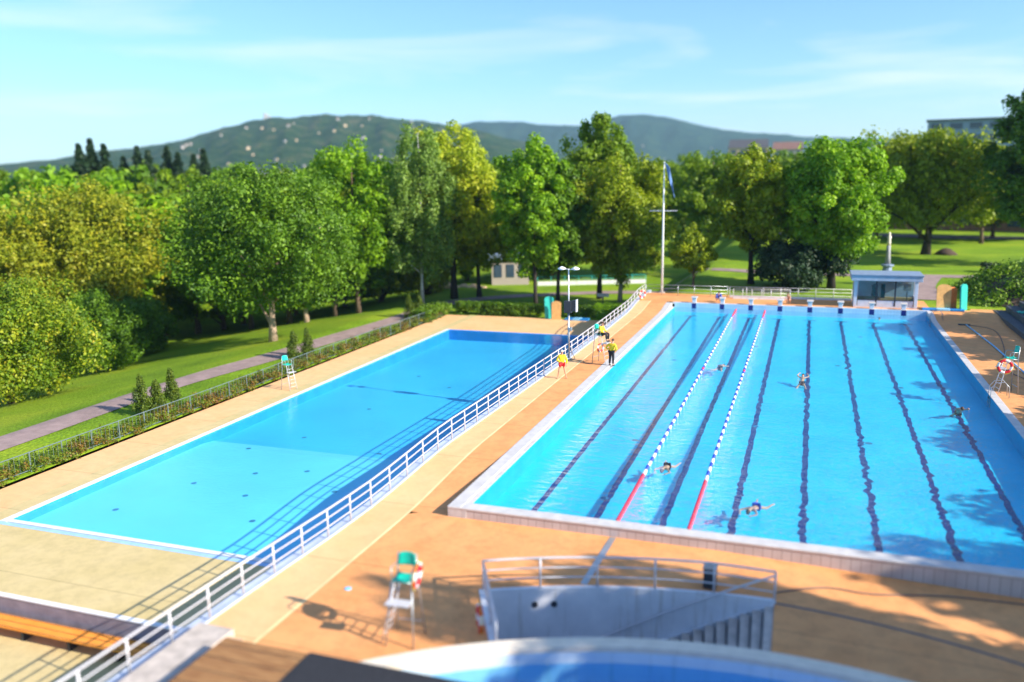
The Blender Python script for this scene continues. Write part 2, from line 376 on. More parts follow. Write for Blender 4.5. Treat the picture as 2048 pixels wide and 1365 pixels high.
# ------------------------------------------------------------------ right-hand (50 m) pool
W, LEN = 21.0, 50.0
def fz(y): return -.85 + .45 * y / 50
b = MB(); b.add([(0, 0, fz(0)), (W, 0, fz(0)), (W, LEN, fz(50)), (0, LEN, fz(50))], [(0, 1, 2, 3)])
b.build('pool_floor', M['floor'], kind='structure')
b = MB()
def wallstrip(b, p, q, z0, z1): b.add([(p[0], p[1], z0), (q[0], q[1], z0), (q[0], q[1], z1), (p[0], p[1], z1)], [(0, 1, 2, 3)])
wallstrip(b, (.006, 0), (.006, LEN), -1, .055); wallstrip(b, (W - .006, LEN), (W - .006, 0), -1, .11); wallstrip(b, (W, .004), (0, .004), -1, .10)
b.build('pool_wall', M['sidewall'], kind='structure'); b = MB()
wallstrip(b, (0, LEN - .004), (W, LEN - .004), -1, .44)
b.build('pool_wall', M['ptile'], kind='structure')
# lane lines on the floor, their wavy edges shaped in to imitate refraction by the ripples
for i in range(8):
    x = 1.75 + 2.5 * i; b = MB(); n = 230; y0, y1 = .05, 47.9; hw = .125
    ph = random.random() * 9; L_ = []; amp = .012 + .042 * ss(3, 15, x)
    for k in range(n + 1):
        y = y0 + (y1 - y0) * k / n; a = amp * (1 + .4 * math.sin(y * .31 + ph))
        o = a * (math.sin(y * 3.1 + ph) * .6 + math.sin(y * 7.3 + ph * 2) * .45 + random.uniform(-.9, .9))
        w_ = hw * (1 + random.uniform(-.9, .9) * min(.45, a * 5)); z = fz(y) + .006
        L_.append((x + o - w_, y, z)); L_.append((x + o + w_, y, z))
    b.v = L_; b.f = [(2 * k, 2 * k + 1, 2 * k + 3, 2 * k + 2) for k in range(n)]
    for yy in (y1,):
        z = fz(yy) + .006; b.add([(x - .55, yy + .01, z), (x + .55, yy + .01, z), (x + .55, yy + .28, z), (x - .55, yy + .28, z)], [(0, 1, 2, 3)])
    b.build('lane_line', M['navy'], kind='structure')
b = MB()
for x, y in [(3.85, 11.9), (4.1, 4.2), (8.1, 36), (13.6, 31), (14.6, 14.5), (15.5, 41.5), (9.3, 15.8), (3, 30), (17, 26)]:
    z = fz(y) + .01; b.lathe([(.17, z), (.17, z + .004)], 12, x, y)
b.build('floor_drains', M['drain'], kind='structure')
M['water'] = water_mat('pool_water', (.86, .98, 1), [(1, 2.4, 1.1, .85, (-2, 13)), (1, 1.8, 4.5, .6, (-2, 14))], dist=.28)
sheet('water', [0, W], [0, LEN], lambda x, y: 0, M['water'])
# coping, three flush sides
b = MB()
ysr = rngf(-.55, 50, 1.5)
def ribbon(b, x0, x1, ys, f, th=.12):
    n0 = len(b.v)
    for y in ys: z = f(y); b.v += [(x0, y, z), (x1, y, z), (x1, y, z - th), (x0, y, z - th)]
    for k in range(len(ys) - 1):
        for j in range(4):
            a = n0 + 4 * k + j; c = n0 + 4 * k + (j + 1) % 4; b.f.append((a, a + 4, c + 4, c))
    b.f.append(tuple(n0 + j for j in range(4))); b.f.append(tuple(n0 + 4 * (len(ys) - 1) + j for j in (3, 2, 1, 0)))
ribbon(b, -.75, -.22, ysr, lambda y: .12 + .33 * ss(46, 50, y), .6); ribbon(b, W + .0, W + .42, ysr, lambda y: .12 + .33 * ss(46, 50, y), .6)
ribbon(b, -.2, 0., ysr, lambda y: .06 , .5)
b.build('pool_coping', M['coping'], kind='structure', bevel=.015)
b = MB(); b.box(-.75, W + 3.5, -.56, -.001, .02, .11); b.build('pool_coping', M['coping'], kind='structure', bevel=.02)
b = MB(); b.box(-.74, W + 3.5, -.54, -.12, -1.2, .02); b.build('pool_outer_wall', M['tile'], kind='structure')
b = MB(); b.box(-.2, W + .3, LEN + .001, LEN + .5, .3, .46); b.build('pool_coping', M['coping'], kind='structure', bevel=.02)

# starting blocks
def make_block():
    t = thing('starting_block', '', 'starting block', group='starting blocks at the far end of the racing pool')
    MB().box(-.17, .17, .12, .42, 0, .42).build('pedestal', M['boothw'], t, bevel=.02)
    m = MB().box(-.27, .27, -.02, .55, .42, .5); m.xf(Matrix.Translation((0, 0, .46)) @ Matrix.Rotation(R(6), 4, 'X') @ Matrix.Translation((0, 0, -.46)))
    m.build('platform', M['coping'], t, bevel=.015)
    MB().box(-.2, .2, -.035, -.004, -.5, -.02).build('turn_pad', M['navy'], t)
    MB().tube([(-.2, .02, .3), (-.2, -.09, .3), (.2, -.09, .3), (.2, .02, .3)], .014, 6).build('grab_bar', M['steel'], t)
    return t
ORD = ['first', 'second', 'third', 'fourth', 'fifth', 'sixth', 'seventh', 'eighth']
blk = make_block()
bl_l = ['first from the left, nearest the flagpole', 'second from the left, beside the crouching person in blue', 'third from the left, between the two lane ropes',
 'fourth from the left, beside the bare backed person', 'fifth from the left, open water before it', 'sixth from the left, next to the booth',
 'seventh from the left, a swimmer resting below', 'eighth from the left, nearest the upright boards']
for i in range(8):
    l = 'pale starting block, ' + bl_l[i]
    if i == 0: blk.location = (1.75, LEN + .03, .46); blk['label'] = l
    else: copy_tree(blk, l, (1.75 + 2.5 * i, LEN + .03, .46))

# lane ropes
flo = {}
def lane_rope(x, label):
    t = thing('lane_rope', label, 'lane rope', (x, 0, 0), group='lane ropes floating on the racing pool')
    MB().tube([(0, 0.01, .02), (0, LEN - .02, .02)], .012, 5).build('cable', M['steel'], t)
    y = .15; seq = []
    while y < LEN - .3:
        if y < 5.1 or y > LEN - 4.6: c, l = 'redfl', .98
        else:
            k = int((y - 5.1) / .55); c = 'whitefl' if k % 2 == 0 else 'bluefl'; l = .53
            if abs(y - 25) < .3: c = 'redfl'
        seq.append((y, c, l)); y += l + .02
    for y, c, l in seq:
        if (c, l) not in flo:
            m = MB(); n = int(l / .065)
            for k in range(n):
                a = k * l / n; m.tube([(0, a, 0), (0, a + .012, 0), (0, a + .045, 0), (0, a + .057, 0)], [.04, .075, .075, .04], 10)
            me = m.build('float', M[c], t, smooth=True); flo[(c, l)] = me.data; o = me
        else:
            o = bpy.data.objects.new('float', flo[(c, l)]); COL.objects.link(o); o.parent = t
        o.location = (0, y, .012)
lane_rope(5.5, 'left one of the two red, white and blue lane ropes in the racing pool')
lane_rope(8.0, 'right one of the two red, white and blue lane ropes in the racing pool')

# ------------------------------------------------------------------ upper deck
def Hd(x, y): return H(x, y)
RX = [(-16, -4.45), (-12.7, -4.35), (-8, -4.2), (-3.3, -3.95), (8, -3.68), (18.6, -3.42), (26.5, -3.25), (36, -3.28), (54.3, -3.5)]
def rx(y):
    for (a, xa), (b_, xb) in zip(RX, RX[1:]):
        if y <= b_: return xa + (xb - xa) * (y - a) / (b_ - a)
    return RX[-1][1]
def rx0(y): return rx(y) - .02
_b = MB(); _ys = rngf(-16, 52, 1)
for _y in _ys:
    for _k in range(3): _x = rx0(_y) + (-2.36 - rx0(_y)) * _k / 2; _b.v.append((_x, _y, H(_x, _y)))
_b.f = [(3 * j + i, 3 * j + i + 1, 3 * j + i + 4, 3 * j + i + 3) for j in range(len(_ys) - 1) for i in range(2)]
_b.build('pool_deck', M['deck_sand'], kind='structure', smooth=True)
sheet('pool_deck', rngf(-2.26, -.75, .75), rngf(-.55, 52, 1), Hd, M['deck'])
sheet('deck_seam', [-2.36, -2.26], rngf(-16, 51, 1), lambda x, y: H(x, y) + .004, M['line'])
CX, CY, RT, RP = 11.17, -22.6, 15.05, 19.05
TH0, TH1 = math.atan2(17.12, -8.59), math.atan2(19.1, -.17)       # the pit's two ends
def polar_deck():
    b = MB(); th = [R(-8) + (R(188) - R(-8)) * k / 180 for k in range(181)] + [TH0 - 1e-4, TH0 + 1e-4, TH1 - 1e-4, TH1 + 1e-4]
    th.sort(); nr = 14; rows = []
    for t in th:
        c, s = math.cos(t), math.sin(t); r0 = RP + .12 if TH1 < t < TH0 else RT - .2
        r1 = 80.
        if s > 1e-6: r1 = min(r1, (-.5 - CY) / s)
        if c > 1e-6: r1 = min(r1, (46 - CX) / c)
        if c < -1e-6: r1 = min(r1, (-2.26 - CX) / c)
        if s < -1e-6: r1 = min(r1, (-30 - CY) / s)
        row = []
        for k in range(nr + 1):
            r = r0 + (max(r1, r0) - r0) * k / nr; x, y = CX + r * c, CY + r * s; row.append(len(b.v)); b.v.append((x, y, H(x, y)))
        rows.append(row)
    for i in range(len(rows) - 1):
        for k in range(nr): b.f.append((rows[i][k], rows[i][k + 1], rows[i + 1][k + 1], rows[i + 1][k]))
    b.build('pool_deck', M['deck'], smooth=True, kind='structure')
polar_deck()
sheet('pool_deck', rngf(W + .42, 46, 2.2), rngf(-.5, 52, 1), Hd, M['deck'])
sheet('pool_deck', rngf(-3.6, W + .42, 1.5), rngf(LEN + .5, 56, .6), lambda x, y: H(x, y) + .002, M['deck'])
# curved seam from the end of the stairs
b = MB(); n0 = 0
for k in range(30):
    t = TH1 - R(26) * k / 29 ; c, s = math.cos(t), math.sin(t)
    for r in (RP - .02, RP + .10):
        x, y = CX + r * c, CY + r * s; b.v.append((x, y, H(x, y) + .005))
b.f = [(2 * k, 2 * k + 1, 2 * k + 3, 2 * k + 2) for k in range(29)]
b.build('deck_seam', M['hose'], kind='structure')
# pale drain strip, blue cover plate, faint wet marks
MB().add([(5.28, -4.2, H(5, -4) + .005), (5.5, -4.2, H(5, -4) + .005), (5.62, -.58, H(5, -.6) + .008), (5.4, -.58, H(5, -.6) + .008)], [(0, 1, 2, 3)]).build('drain_strip', M['steel'], kind='structure')
b = MB().lathe([(.11, 0), (.11, .02), (.05, .03)], 14); o = b.build('drain_cover', M['ltblue'], label='small round blue cover on the orange deck near the front high chair', cat='drain cover'); o.location = (-1.43, -6.66, H(-1.4, -6.6))

# ------------------------------------------------------------------ lower pool and its deck
PX0, PX1, PY0, PY1 = -22.3, -3.5, -.95, 49.1
def lf(x, y): return LW - .42 - .25 * ss(12, 14, y) - .35 * ss(20, 48, y)
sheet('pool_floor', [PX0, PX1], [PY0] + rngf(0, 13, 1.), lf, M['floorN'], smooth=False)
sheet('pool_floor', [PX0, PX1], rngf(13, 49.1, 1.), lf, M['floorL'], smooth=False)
b = MB()
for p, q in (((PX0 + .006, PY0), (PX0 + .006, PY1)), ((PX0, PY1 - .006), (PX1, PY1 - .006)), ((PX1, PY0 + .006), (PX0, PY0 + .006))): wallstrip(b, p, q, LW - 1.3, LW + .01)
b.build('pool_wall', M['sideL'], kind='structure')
M['waterL'] = water_mat('shallow_water', (.90, .99, 1), [(1, 1, .5, .2, None), (1, 1.6, 3, .3, None)], .04)
sheet('water', [PX0, PX1], [PY0, PY1], lambda x, y: LW - .03, M['waterL'])
b = MB(); b.box(PX0 - .38, PX0, PY0 - .3, PY1 + .3, LW - .2, LW + .02); b.box(PX0, PX1, PY0 - .26, PY0, LW - .2, LW + .02)
b.build('pool_coping', M['white'], kind='structure')
b = MB(); b.box(PX0 - .38, PX1, PY0 - .58, PY0 - .32, LW - .2, LW + .012); b.box(PX0, PX1, PY1 + .001, PY1 + .16, LW - .2, LW + .018)
b.build('pool_gutter', M['coping_blue'], kind='structure')
b = MB()
for x, y in [(-19.4, 2.2), (-16.8, 22.5), (-14.5, 5.6), (-12.2, 3.0), (-16, 8.5), (-13.5, 9.6), (-11.5, 14), (-18.2, 6.3), (-10.5, 7.4), (-19, 12), (-17.5, 15.5), (-14, 30), (-18, 33)]:
    z = lf(x, y) + .012; b.lathe([(.15, z), (.15, z + .004)], 12, x, y)
b.build('floor_drains', M['drain'], kind='structure')
sheet('lower_deck', rngf(-26.6, PX0 - 1.35, 1), rngf(-20, 58, 1), lambda x, y: LW, M['deck_sand'])
sheet('lower_deck', [PX0 - 1.35, PX0 - .3], rngf(-20, 58, 1), lambda x, y: LW + .001, M['deck_yellow'])
sheet('lower_deck', rngf(PX0 - .3, -3.52, 1), rngf(PY1 + .15, 58, 1), lambda x, y: LW + .002, M['deck_sand'])
sheet('lower_deck', rngf(PX0 - .3, -3.52, 1), rngf(-6.4, PY0 - .5, 1), lambda x, y: LW + .002, M['deck_yellow'])
# step down in front: pale-edged low wall, warm bench, lowest floor
LZ = -3.95
b = MB(); b.box(-26.6, -4.3, -6.62, -6.4, LW, LW + .05)
w_ = thing('step_wall', 'low grey wall with a white edge below the yellow deck, behind the orange bench', 'wall')
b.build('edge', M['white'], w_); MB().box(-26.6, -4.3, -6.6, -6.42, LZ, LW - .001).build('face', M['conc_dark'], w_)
sheet('lower_deck', rngf(-26.6, -4.2, 1), rngf(-24, -6.6, 1), lambda x, y: LZ, M['deck_yellow'])
t = thing('bench', 'long orange plank bench in the step below the shallow pool', 'bench', (0, 0, LZ))
MB().box(-26, -7.2, -7.55, -6.85, .42, .5).build('seat', M['bench'], t)
for x in rngf(-25, -8, 2.1): MB().box(x - .05, x + .05, -7.45, -6.95, 0, .42).build('leg', M['dark'], t)
t = thing('mint_crate', 'small mint green box at the lower left corner of the yellow floor', 'box', (-12.0, -10.9, LZ))
MB().box(-.9, .45, -.6, .35, 0, .5).build('body', M['mint'], t, bevel=.03); MB().box(-.93, .48, -.63, .38, .5, .56).build('lid', M['mint'], t, bevel=.02)

# retaining wall under the walkway railing
wy = rngf(-16, 58, 1); b = MB()
for y in wy:
    x = rx(y) - .06; z = H(x, y) if y < 54.3 else .45
    b.v += [(x - .36, y, LW - 1.9), (x - .36, y, z + .015), (x, y, z + .015), (x, y, LW - 1.9)]
for k in range(len(wy) - 1):
    for j in range(3): a = 4 * k + j; b.f.append((a, a + 1, a + 5, a + 4))
b.f.append((0, 1, 2, 3)); k = len(b.v) - 4; b.f.append((k + 3, k + 2, k + 1, k))
b.build('retaining_wall', M['ledge'], label='pale retaining wall below the long white railing beside the shallow pool', cat='wall')
# long railing
t = thing('railing', 'long white tube railing between the two rectangular pools', 'railing', (0, 0, 0))
rl = rngf(-15.5, 54.3, 1.5)
b = MB()
for y in rl: x = rx(y); b.v += [(x - .06, y, H(x, y) + .02), (x + .05, y, H(x, y) + .02), (x + .05, y, H(x, y) + .07), (x - .06, y, H(x, y) + .07)]
for k in range(len(rl) - 1):
    for j in range(4): a = 4 * k + j; c = 4 * k + (j + 1) % 4; b.f.append((a, c, c + 4, a + 4))
b.build('kerb', M['ledge'], t)
pm = None
for y in rl:
    x = rx(y)
    if pm is None: o = MB().tube([(0, 0, 0), (0, 0, .98)], .032, 8).build('post', M['steel_w'], t, smooth=True); pm = o.data
    else: o = bpy.data.objects.new('post', pm); COL.objects.link(o); o.parent = t
    o.location = (x, y, H(x, y) + .1)
for h, r_ in ((1.08, .034), (.76, .024), (.44, .024)):
    MB().tube([(rx(y), y, H(rx(y), y) + h) for y in rl], r_, 8).build('rail', M['steel_w'], t, smooth=True)

# ------------------------------------------------------------------ far end railing, flagpole
def straight_rail(name, label, pts, h, hs, sp, kerb, m=M['steel_w'], r_=.03, group=None):
    t = thing(name, label, 'railing', group=group)
    P = [Vector(p) for p in pts]
    for hh in hs: MB().tube([p + Vector((0, 0, hh)) for p in P], r_ * .8, 6).build('rail', m, t, smooth=True)
    for a, c in zip(P, P[1:]):
        n = max(1, int(round((c - a).length / sp)))
        for k in range(n + (1 if c == P[-1] else 0)):
            p = a.lerp(c, k / n); MB().tube([p, p + Vector((0, 0, h))], r_, 6).build('post', m, t, smooth=True)
        if kerb:
            d = (c - a).normalized(); nn = Vector((-d.y, d.x, 0)) * .1
            b = MB(); b.add([a - nn, c - nn, c + nn, a + nn, a - nn + Vector((0, 0, kerb)), c - nn + Vector((0, 0, kerb)), c + nn + Vector((0, 0, kerb)), a + nn + Vector((0, 0, kerb))], [(0, 3, 2, 1), (4, 5, 6, 7), (0, 1, 5, 4), (1, 2, 6, 5), (2, 3, 7, 6), (3, 0, 4, 7)])
            b.build('kerb', M['white_wall'], t)
    return t
straight_rail('railing', 'grey tube railing behind the flagpole, without a white kerb', [(-3.5, 54.6, .45), (4.3, 54.6, .45)], 1.0, (1.0, .66, .33), 1.55, 0, M['steel'])
straight_rail('railing', 'white railing on a white kerb running from the tall post to the booth', [(4.5, 54.6, .45), (15.3, 54.8, .45)], 1.0, (1.0, .68, .36), 1.6, .2)
straight_rail('railing', 'shorter white railing with close posts standing in front of the kerbed railing', [(4.9, 53.7, .45), (10.0, 53.9, .45)], .95, (.95, .6, .28), .8, .12)
t = thing('flagpole', 'tall white flagpole with a crossbar behind the starting blocks', 'flagpole', (-2.2, 56.2, .42))
MB().tube([(0, 0, 0), (0, 0, 6), (0, 0, 12.6)], [.12, .095, .05], 12).build('pole', M['white'], t, smooth=True)
MB().lathe([(.0, 12.6), (.09, 12.66), (.09, 12.74), (.0, 12.8)], 12).build('finial', M['white'], t, smooth=True)
MB().tube([(-1.35, 0, 8.1), (1.35, 0, 8.1)], [.035, .035], 8).build('yard', M['white'], t)
MB().tube([(0, -.06, 8.3), (-1.3, -.03, 8.1)], .012, 4).build('stay', M['steel'], t)
MB().box(-.25, .25, -.25, .25, -.4, .1).build('base', M['concrete'], t, bevel=.02)
b = MB(); n = 22                                     # drooping pennant
for i in range(n + 1):
    s = i / n; hx = .06 + .95 * s ** 1.1; z = 12.5 - 3.1 * s; wd = .62 * (1 - s) ** .8 + .10
    for j in range(5):
        u = j / 4; b.v.append((hx + wd * u * .7, -.1 + .12 * math.sin(s * 9 + u * 4) - .0 * u, z + wd * (.5 - u) * .7))
for i in range(n):
    for j in range(4): b.f.append((i * 5 + j, i * 5 + j + 1, i * 5 + j + 6, i * 5 + j + 5))
o = b.build('pennant', M['pennant'], smooth=True, label='blue pennant drooping from the top of the flagpole', cat='pennant'); o.location = (-2.2, 56.2, .42)
o.modifiers.new('s', 'SOLIDIFY').thickness = .01

# ------------------------------------------------------------------ lifeguard chairs
def make_chair():
    t = thing('lifeguard_chair', '', 'lifeguard chair', group='tall lifeguard chairs round the pools')
    st = M['steel']
    for s in (-1, 1):
        MB().tube([(s * .44, .42, 0), (s * .30, .30, 2.05), (s * .27, .36, 2.72)], [.028, .026, .02], 8).build('leg', st, t, smooth=True)
        MB().tube([(s * .30, .32, 2.40), (s * .33, -.08, 2.42), (s * .31, -.14, 2.33), (s * .28, -.16, 2.02)], .018, 8).build('armrest', st, t, smooth=True)
    MB().tube([(-.41, .39, .42), (.41, .39, .42)], .018, 6).build('brace', st, t)
    m = MB()
    for s in (-1, 1): m.tube([(s * .34, -.62, 0), (s * .25, -.2, 2.0)], .024, 8)
    for k in range(6): z = .28 + k * .28; y = -.62 + .42 * z / 2.0; m.tube([(-.33 + .09 * z / 2, y, z), (.33 - .09 * z / 2, y, z)], .016, 6)
    m.build('ladder', M['steel_w'], t, smooth=True)
    MB().box(-.36, .36, -.62, -.24, 1.44, 1.475).build('footrest', M['steel_w'], t, bevel=.01)
    MB().tube([(-.3, .3, 2.0), (-.27, -.18, 2.0), (.27, -.18, 2.0), (.3, .3, 2.0)], .02, 8).build('seat_frame', st, t, smooth=True)
    m = MB(); n = 8
    for i in range(n + 1):
        for j in range(n + 1):
            u, v = i / n, j / n; x = (u - .5) * .54; y = -.2 + v * .48; z = 2.04 + .05 * (2 * u - 1) ** 2 - .04 * math.sin(v * PI) + (.03 if v > .9 else 0) - (.03 if v < .1 else 0)
            m.v.append((x, y, z))
    m.f = [(i * (n + 1) + j, (i + 1) * (n + 1) + j, (i + 1) * (n + 1) + j + 1, i * (n + 1) + j + 1) for i in range(n) for j in range(n)]
    o = m.build('seat', M['teal'], t, smooth=True); o.modifiers.new('s', 'SOLIDIFY').thickness = .02
    m = MB()
    for i in range(n + 1):
        for j in range(n + 1):
            u, v = i / n, j / n; w = .54 * (1 - .12 * v * v); x = (u - .5) * w; y = .34 + .05 * v - .06 * (2 * u - 1) ** 2; z = 2.32 + v * .42 - .05 * v * (2 * u - 1) ** 4
            m.v.append((x, y, z))
    m.f = [(i * (n + 1) + j, (i + 1) * (n + 1) + j, (i + 1) * (n + 1) + j + 1, i * (n + 1) + j + 1) for i in range(n) for j in range(n)]
    o = m.build('backrest', M['teal'], t, smooth=True); o.modifiers.new('s', 'SOLIDIFY').thickness = .02
    return t
ch = make_chair()
for c in ch.children:
    pass
ch['label'] = 'empty teal lifeguard chair in front, nearest the camera on the orange deck'; ch.location = (1.55, -8.7, H(1.4, -8.4)); ch.scale = (.95, .95, .87); ch.rotation_euler = (0, 0, R(5))
_oth = copy_tree(ch, 'lifeguard chair with a guard in yellow sitting on it between the pools', (-1.0, 24.9, .1), R(72), .92)
copy_tree(ch, 'teal lifeguard chair on the right deck among the cables and poles', (22.0, 23.4, .1), R(-78), .95)
copy_tree(ch, 'small looking teal lifeguard chair by the fence left of the shallow pool', (-23.95, 23.6, LW), R(70), .9)

for c in ch.children:
    if c.name.split('.')[0] == 'ladder': c.rotation_euler = (0, 0, R(-90)); c.location = (.02, 0, 0)
for s_ in (-1, 1): MB().tube([(s_ * .42, -.50, 0), (s_ * .30, -.16, 2.0)], [.028, .024], 8).build('leg', M['steel'], ch, smooth=True)
def make_buoy():
    t = thing('lifebuoy', '', 'lifebuoy', group='red and white lifebuoys')
    R1, r2 = .30, .065; segs = 48
    for part, m in (('red_segment', M['red']), ('white_segment', M['whitefl'])):
        for q in range(4):
            b = MB(); a0 = q * PI / 2 + (0 if part[0] == 'r' else PI / 4 + .12); a1 = a0 + (PI / 4 + .12 if part[0] == 'r' else PI / 4 - .12)
            b.tube([(R1 * math.cos(a0 + (a1 - a0) * k / 6), 0, R1 * math.sin(a0 + (a1 - a0) * k / 6)) for k in range(7)], r2, 10, True).build(part, m, t, smooth=True)
    b = MB(); pts = []
    for k in range(33):
        a = k * PI / 16; rr = R1 + .075 + .03 * abs(math.sin(2 * a)); pts.append((rr * math.cos(a), 0, rr * math.sin(a)))
    b.tube(pts, .009, 5).build('grab_line', M['yellow'], t)
    return t
lb = make_buoy(); lb['label'] = 'red and white lifebuoy hanging on the side of the front high chair'; lb.location = (1.96, -8.7, 1.62); lb.rotation_euler = (R(8), 0, R(100))
def buoy(l, loc, rz, sc=1.): return copy_tree(lb, l, loc, rz, sc)
buoy('red and white lifebuoy under the seat of the occupied lifeguard chair', (-.95, 24.6, 1.15), R(62), .85)
buoy('red and white lifebuoy hung below the seat of the right deck chair', (21.72, 23.05, 1.62), R(8), 1.1)
buoy('red and white lifebuoy at the near end of the curved railing, seen edge on', (3.28, -7.55, -.02), R(118), 1.15)
buoy('faded red lifebuoy low on the far end of the long railing', (-3.2, 51.1, .95), R(60), 1.2)

# ------------------------------------------------------------------ people
def skin_mesh(name, V, E_, rad, m, parent, sub=1, root=0):
    me = bpy.data.meshes.new(name); me.from_pydata(V, E_, []); o = bpy.data.objects.new(name, me); COL.objects.link(o)
    o.modifiers.new('k', 'SKIN').use_smooth_shade = True
    for i, d in enumerate(me.skin_vertices[0].data): d.radius = rad[i] if isinstance(rad[i], tuple) else (rad[i], rad[i]); d.use_root = (i == root)
    s = o.modifiers.new('s', 'SUBSURF'); s.levels = s.render_levels = sub
    bpy.context.view_layer.update()
    e = bpy.data.meshes.new_from_object(o.evaluated_get(bpy.context.evaluated_depsgraph_get()))
    o.modifiers.clear(); o.data = e; bpy.data.meshes.remove(me); e.name = name
    e.materials.clear(); e.materials.append(m); e.polygons.foreach_set('use_smooth', [True] * len(e.polygons))
    o.parent = parent; return o
STAND = dict(pelvis=(0, 0, .95), waist=(0, -.01, 1.10), chest=(0, 0, 1.30), neck=(0, .01, 1.47), head0=(0, -.015, 1.56), head1=(0, -.03, 1.66), head2=(0, -.02, 1.71),
  shl=(-.18, 0, 1.41), ell=(-.25, .02, 1.13), wrl=(-.25, -.06, .88), shr=(.18, 0, 1.41), elr=(.25, .02, 1.13), wrr=(.25, -.06, .88),
  hpl=(-.10, 0, .90), knl=(-.12, -.02, .50), anl=(-.13, .02, .08), tol=(-.15, -.14, .03), hpr=(.10, 0, .90), knr=(.12, -.02, .50), anr=(.13, .02, .08), tor=(.15, -.14, .03))
def person(label, loc, rz, pose, top=None, bottom=None, hair='hair', cap=False, shades=False, group=None, tilt=None, scale=1., skirt=.50):
    P = dict(STAND); P.update(pose); P = {k: Vector(v) for k, v in P.items()}
    t = thing('person', label, 'person', loc, rz, group); t.scale = (scale,) * 3
    if tilt is not None: t.rotation_euler = tilt
    names = ['pelvis', 'waist', 'chest', 'neck', 'head0', 'head1', 'head2', 'shl', 'ell', 'wrl', 'shr', 'elr', 'wrr', 'hpl', 'knl', 'anl', 'tol', 'hpr', 'knr', 'anr', 'tor']
    rad = dict(pelvis=(.14, .10), waist=(.125, .09), chest=(.15, .10), neck=.055, head0=(.07, .08), head1=(.078, .095), head2=(.055, .065), shl=.058, ell=.042, wrl=.027, shr=.058, elr=.042, wrr=.027,
               hpl=.085, knl=.058, anl=.038, tol=.035, hpr=.085, knr=.058, anr=.038, tor=.035)
    V = [P[n] for n in names]; ix = {n: i for i, n in enumerate(names)}
    E_ = [('pelvis', 'waist'), ('waist', 'chest'), ('chest', 'neck'), ('neck', 'head0'), ('head0', 'head1'), ('head1', 'head2'), ('chest', 'shl'), ('shl', 'ell'), ('ell', 'wrl'), ('chest', 'shr'), ('shr', 'elr'), ('elr', 'wrr'),
          ('pelvis', 'hpl'), ('hpl', 'knl'), ('knl', 'anl'), ('anl', 'tol'), ('pelvis', 'hpr'), ('hpr', 'knr'), ('knr', 'anr'), ('anr', 'tor')]
    E_ = [(ix[a], ix[b]) for a, b in E_]; rr = [rad[n] for n in names]
    for s in ('l', 'r'):                                          # palms and five fingers each
        w = P['wr' + s]; d = (w - P['el' + s]).normalized(); side = d.cross(Vector((0, 1, 0) if abs(d.y) < .8 else (1, 0, 0))).normalized(); nrm = side.cross(d)
        palm = w + d * .07; V.append(palm); rr.append((.034, .018)); ip = len(V) - 1; E_.append((ix['wr' + s], ip))
    body = skin_mesh('body', V, E_, rr, M['skin'], t)
    fm = MB()
    for s in ('l', 'r'):
        w = P['wr' + s]; d = (w - P['el' + s]).normalized(); side = d.cross(Vector((0, 1, 0) if abs(d.y) < .8 else (1, 0, 0))).normalized(); nrm = side.cross(d)
        if s == 'l': side = -side
        for k, (off, ln) in enumerate([(-.027, .062), (-.009, .075), (.009, .080), (.027, .070)]):
            a = w + d * .075 + side * off; fm.tube([a, a + d * ln * .5 - nrm * .006, a + d * ln * .95 - nrm * .028], [.0095, .009, .007], 6)
        a = w + d * .03 + side * .026; fm.tube([a, a + side * .025 + d * .03, a + side * .03 + d * .058 - nrm * .01], [.011, .010, .008], 6)
    # face: nose, eyes, ears, mouth in the same body mesh
    hd = P['head1']; up = (P['head2'] - P['head0']).normalized(); f = Vector((0, -1, 0)); f = (f - up * f.dot(up)).normalized(); rt = f.cross(up)
    fm.tube([hd + f * .085 + up * -.005, hd + f * .115 - up * .03, hd + f * .095 - up * .045], [.008, .016, .012], 6)
    for s in (-1, 1):
        fm.tube([hd + rt * s * .078 - up * .02, hd + rt * s * .088 + up * .01, hd + rt * s * .082 + up * .03], [.010, .018, .012], 6)
    bm = bmesh.new(); bm.from_mesh(body.data); me2 = bpy.data.meshes.new('x'); me2.from_pydata([tuple(v) for v in fm.v], [], fm.f); me2.update(); bm.from_mesh(me2); bm.to_mesh(body.data); bm.free(); bpy.data.meshes.remove(me2)
    body.data.polygons.foreach_set('use_smooth', [True] * len(body.data.polygons))
    e = MB()
    for s in (-1, 1): c = hd + rt * s * .032 + f * .088 + up * .012; e.tube([c - rt * .012, c, c + rt * .012], [.004, .009, .004], 6)
    e.build('eyes', M['blackhair'], t)
    c = hd + f * .09 - up * .062; MB().tube([c - rt * .024, c + f * .006, c + rt * .024], [.004, .008, .004], 6).build('mouth', M['red'], t)
    if shades:
        m_ = MB()
        for s in (-1, 1): c = hd + rt * s * .034 + f * .098 + up * .012; m_.tube([c - rt * .028, c, c + rt * .028], [.014, .022, .014], 8)
        m_.tube([hd - rt * .085 + up * .015, hd - rt * .06 + f * .095 + up * .015, hd + rt * .06 + f * .095 + up * .015, hd + rt * .085 + up * .015], .006, 6); m_.build('sunglasses', M['dark'], t)
    # hair or cap: upper shell of the head
    m_ = MB(); c = hd + up * .012 - f * .008; n = 14; rings = 7
    for i in range(rings + 1):
        ph = PI * .60 * i / rings
        for k in range(n):
            th = 2 * PI * k / n; dv = rt * (math.sin(ph) * math.cos(th) * .098) + (-f) * (math.sin(ph) * math.sin(th) * .112) + up * (math.cos(ph) * .105)
            if math.sin(th) < -.1 and ph > 1.05: dv = dv * .80 + up * .02
            q = c + dv * (1 + (.05 * random.random() if not cap else 0)); m_.v.append(q)
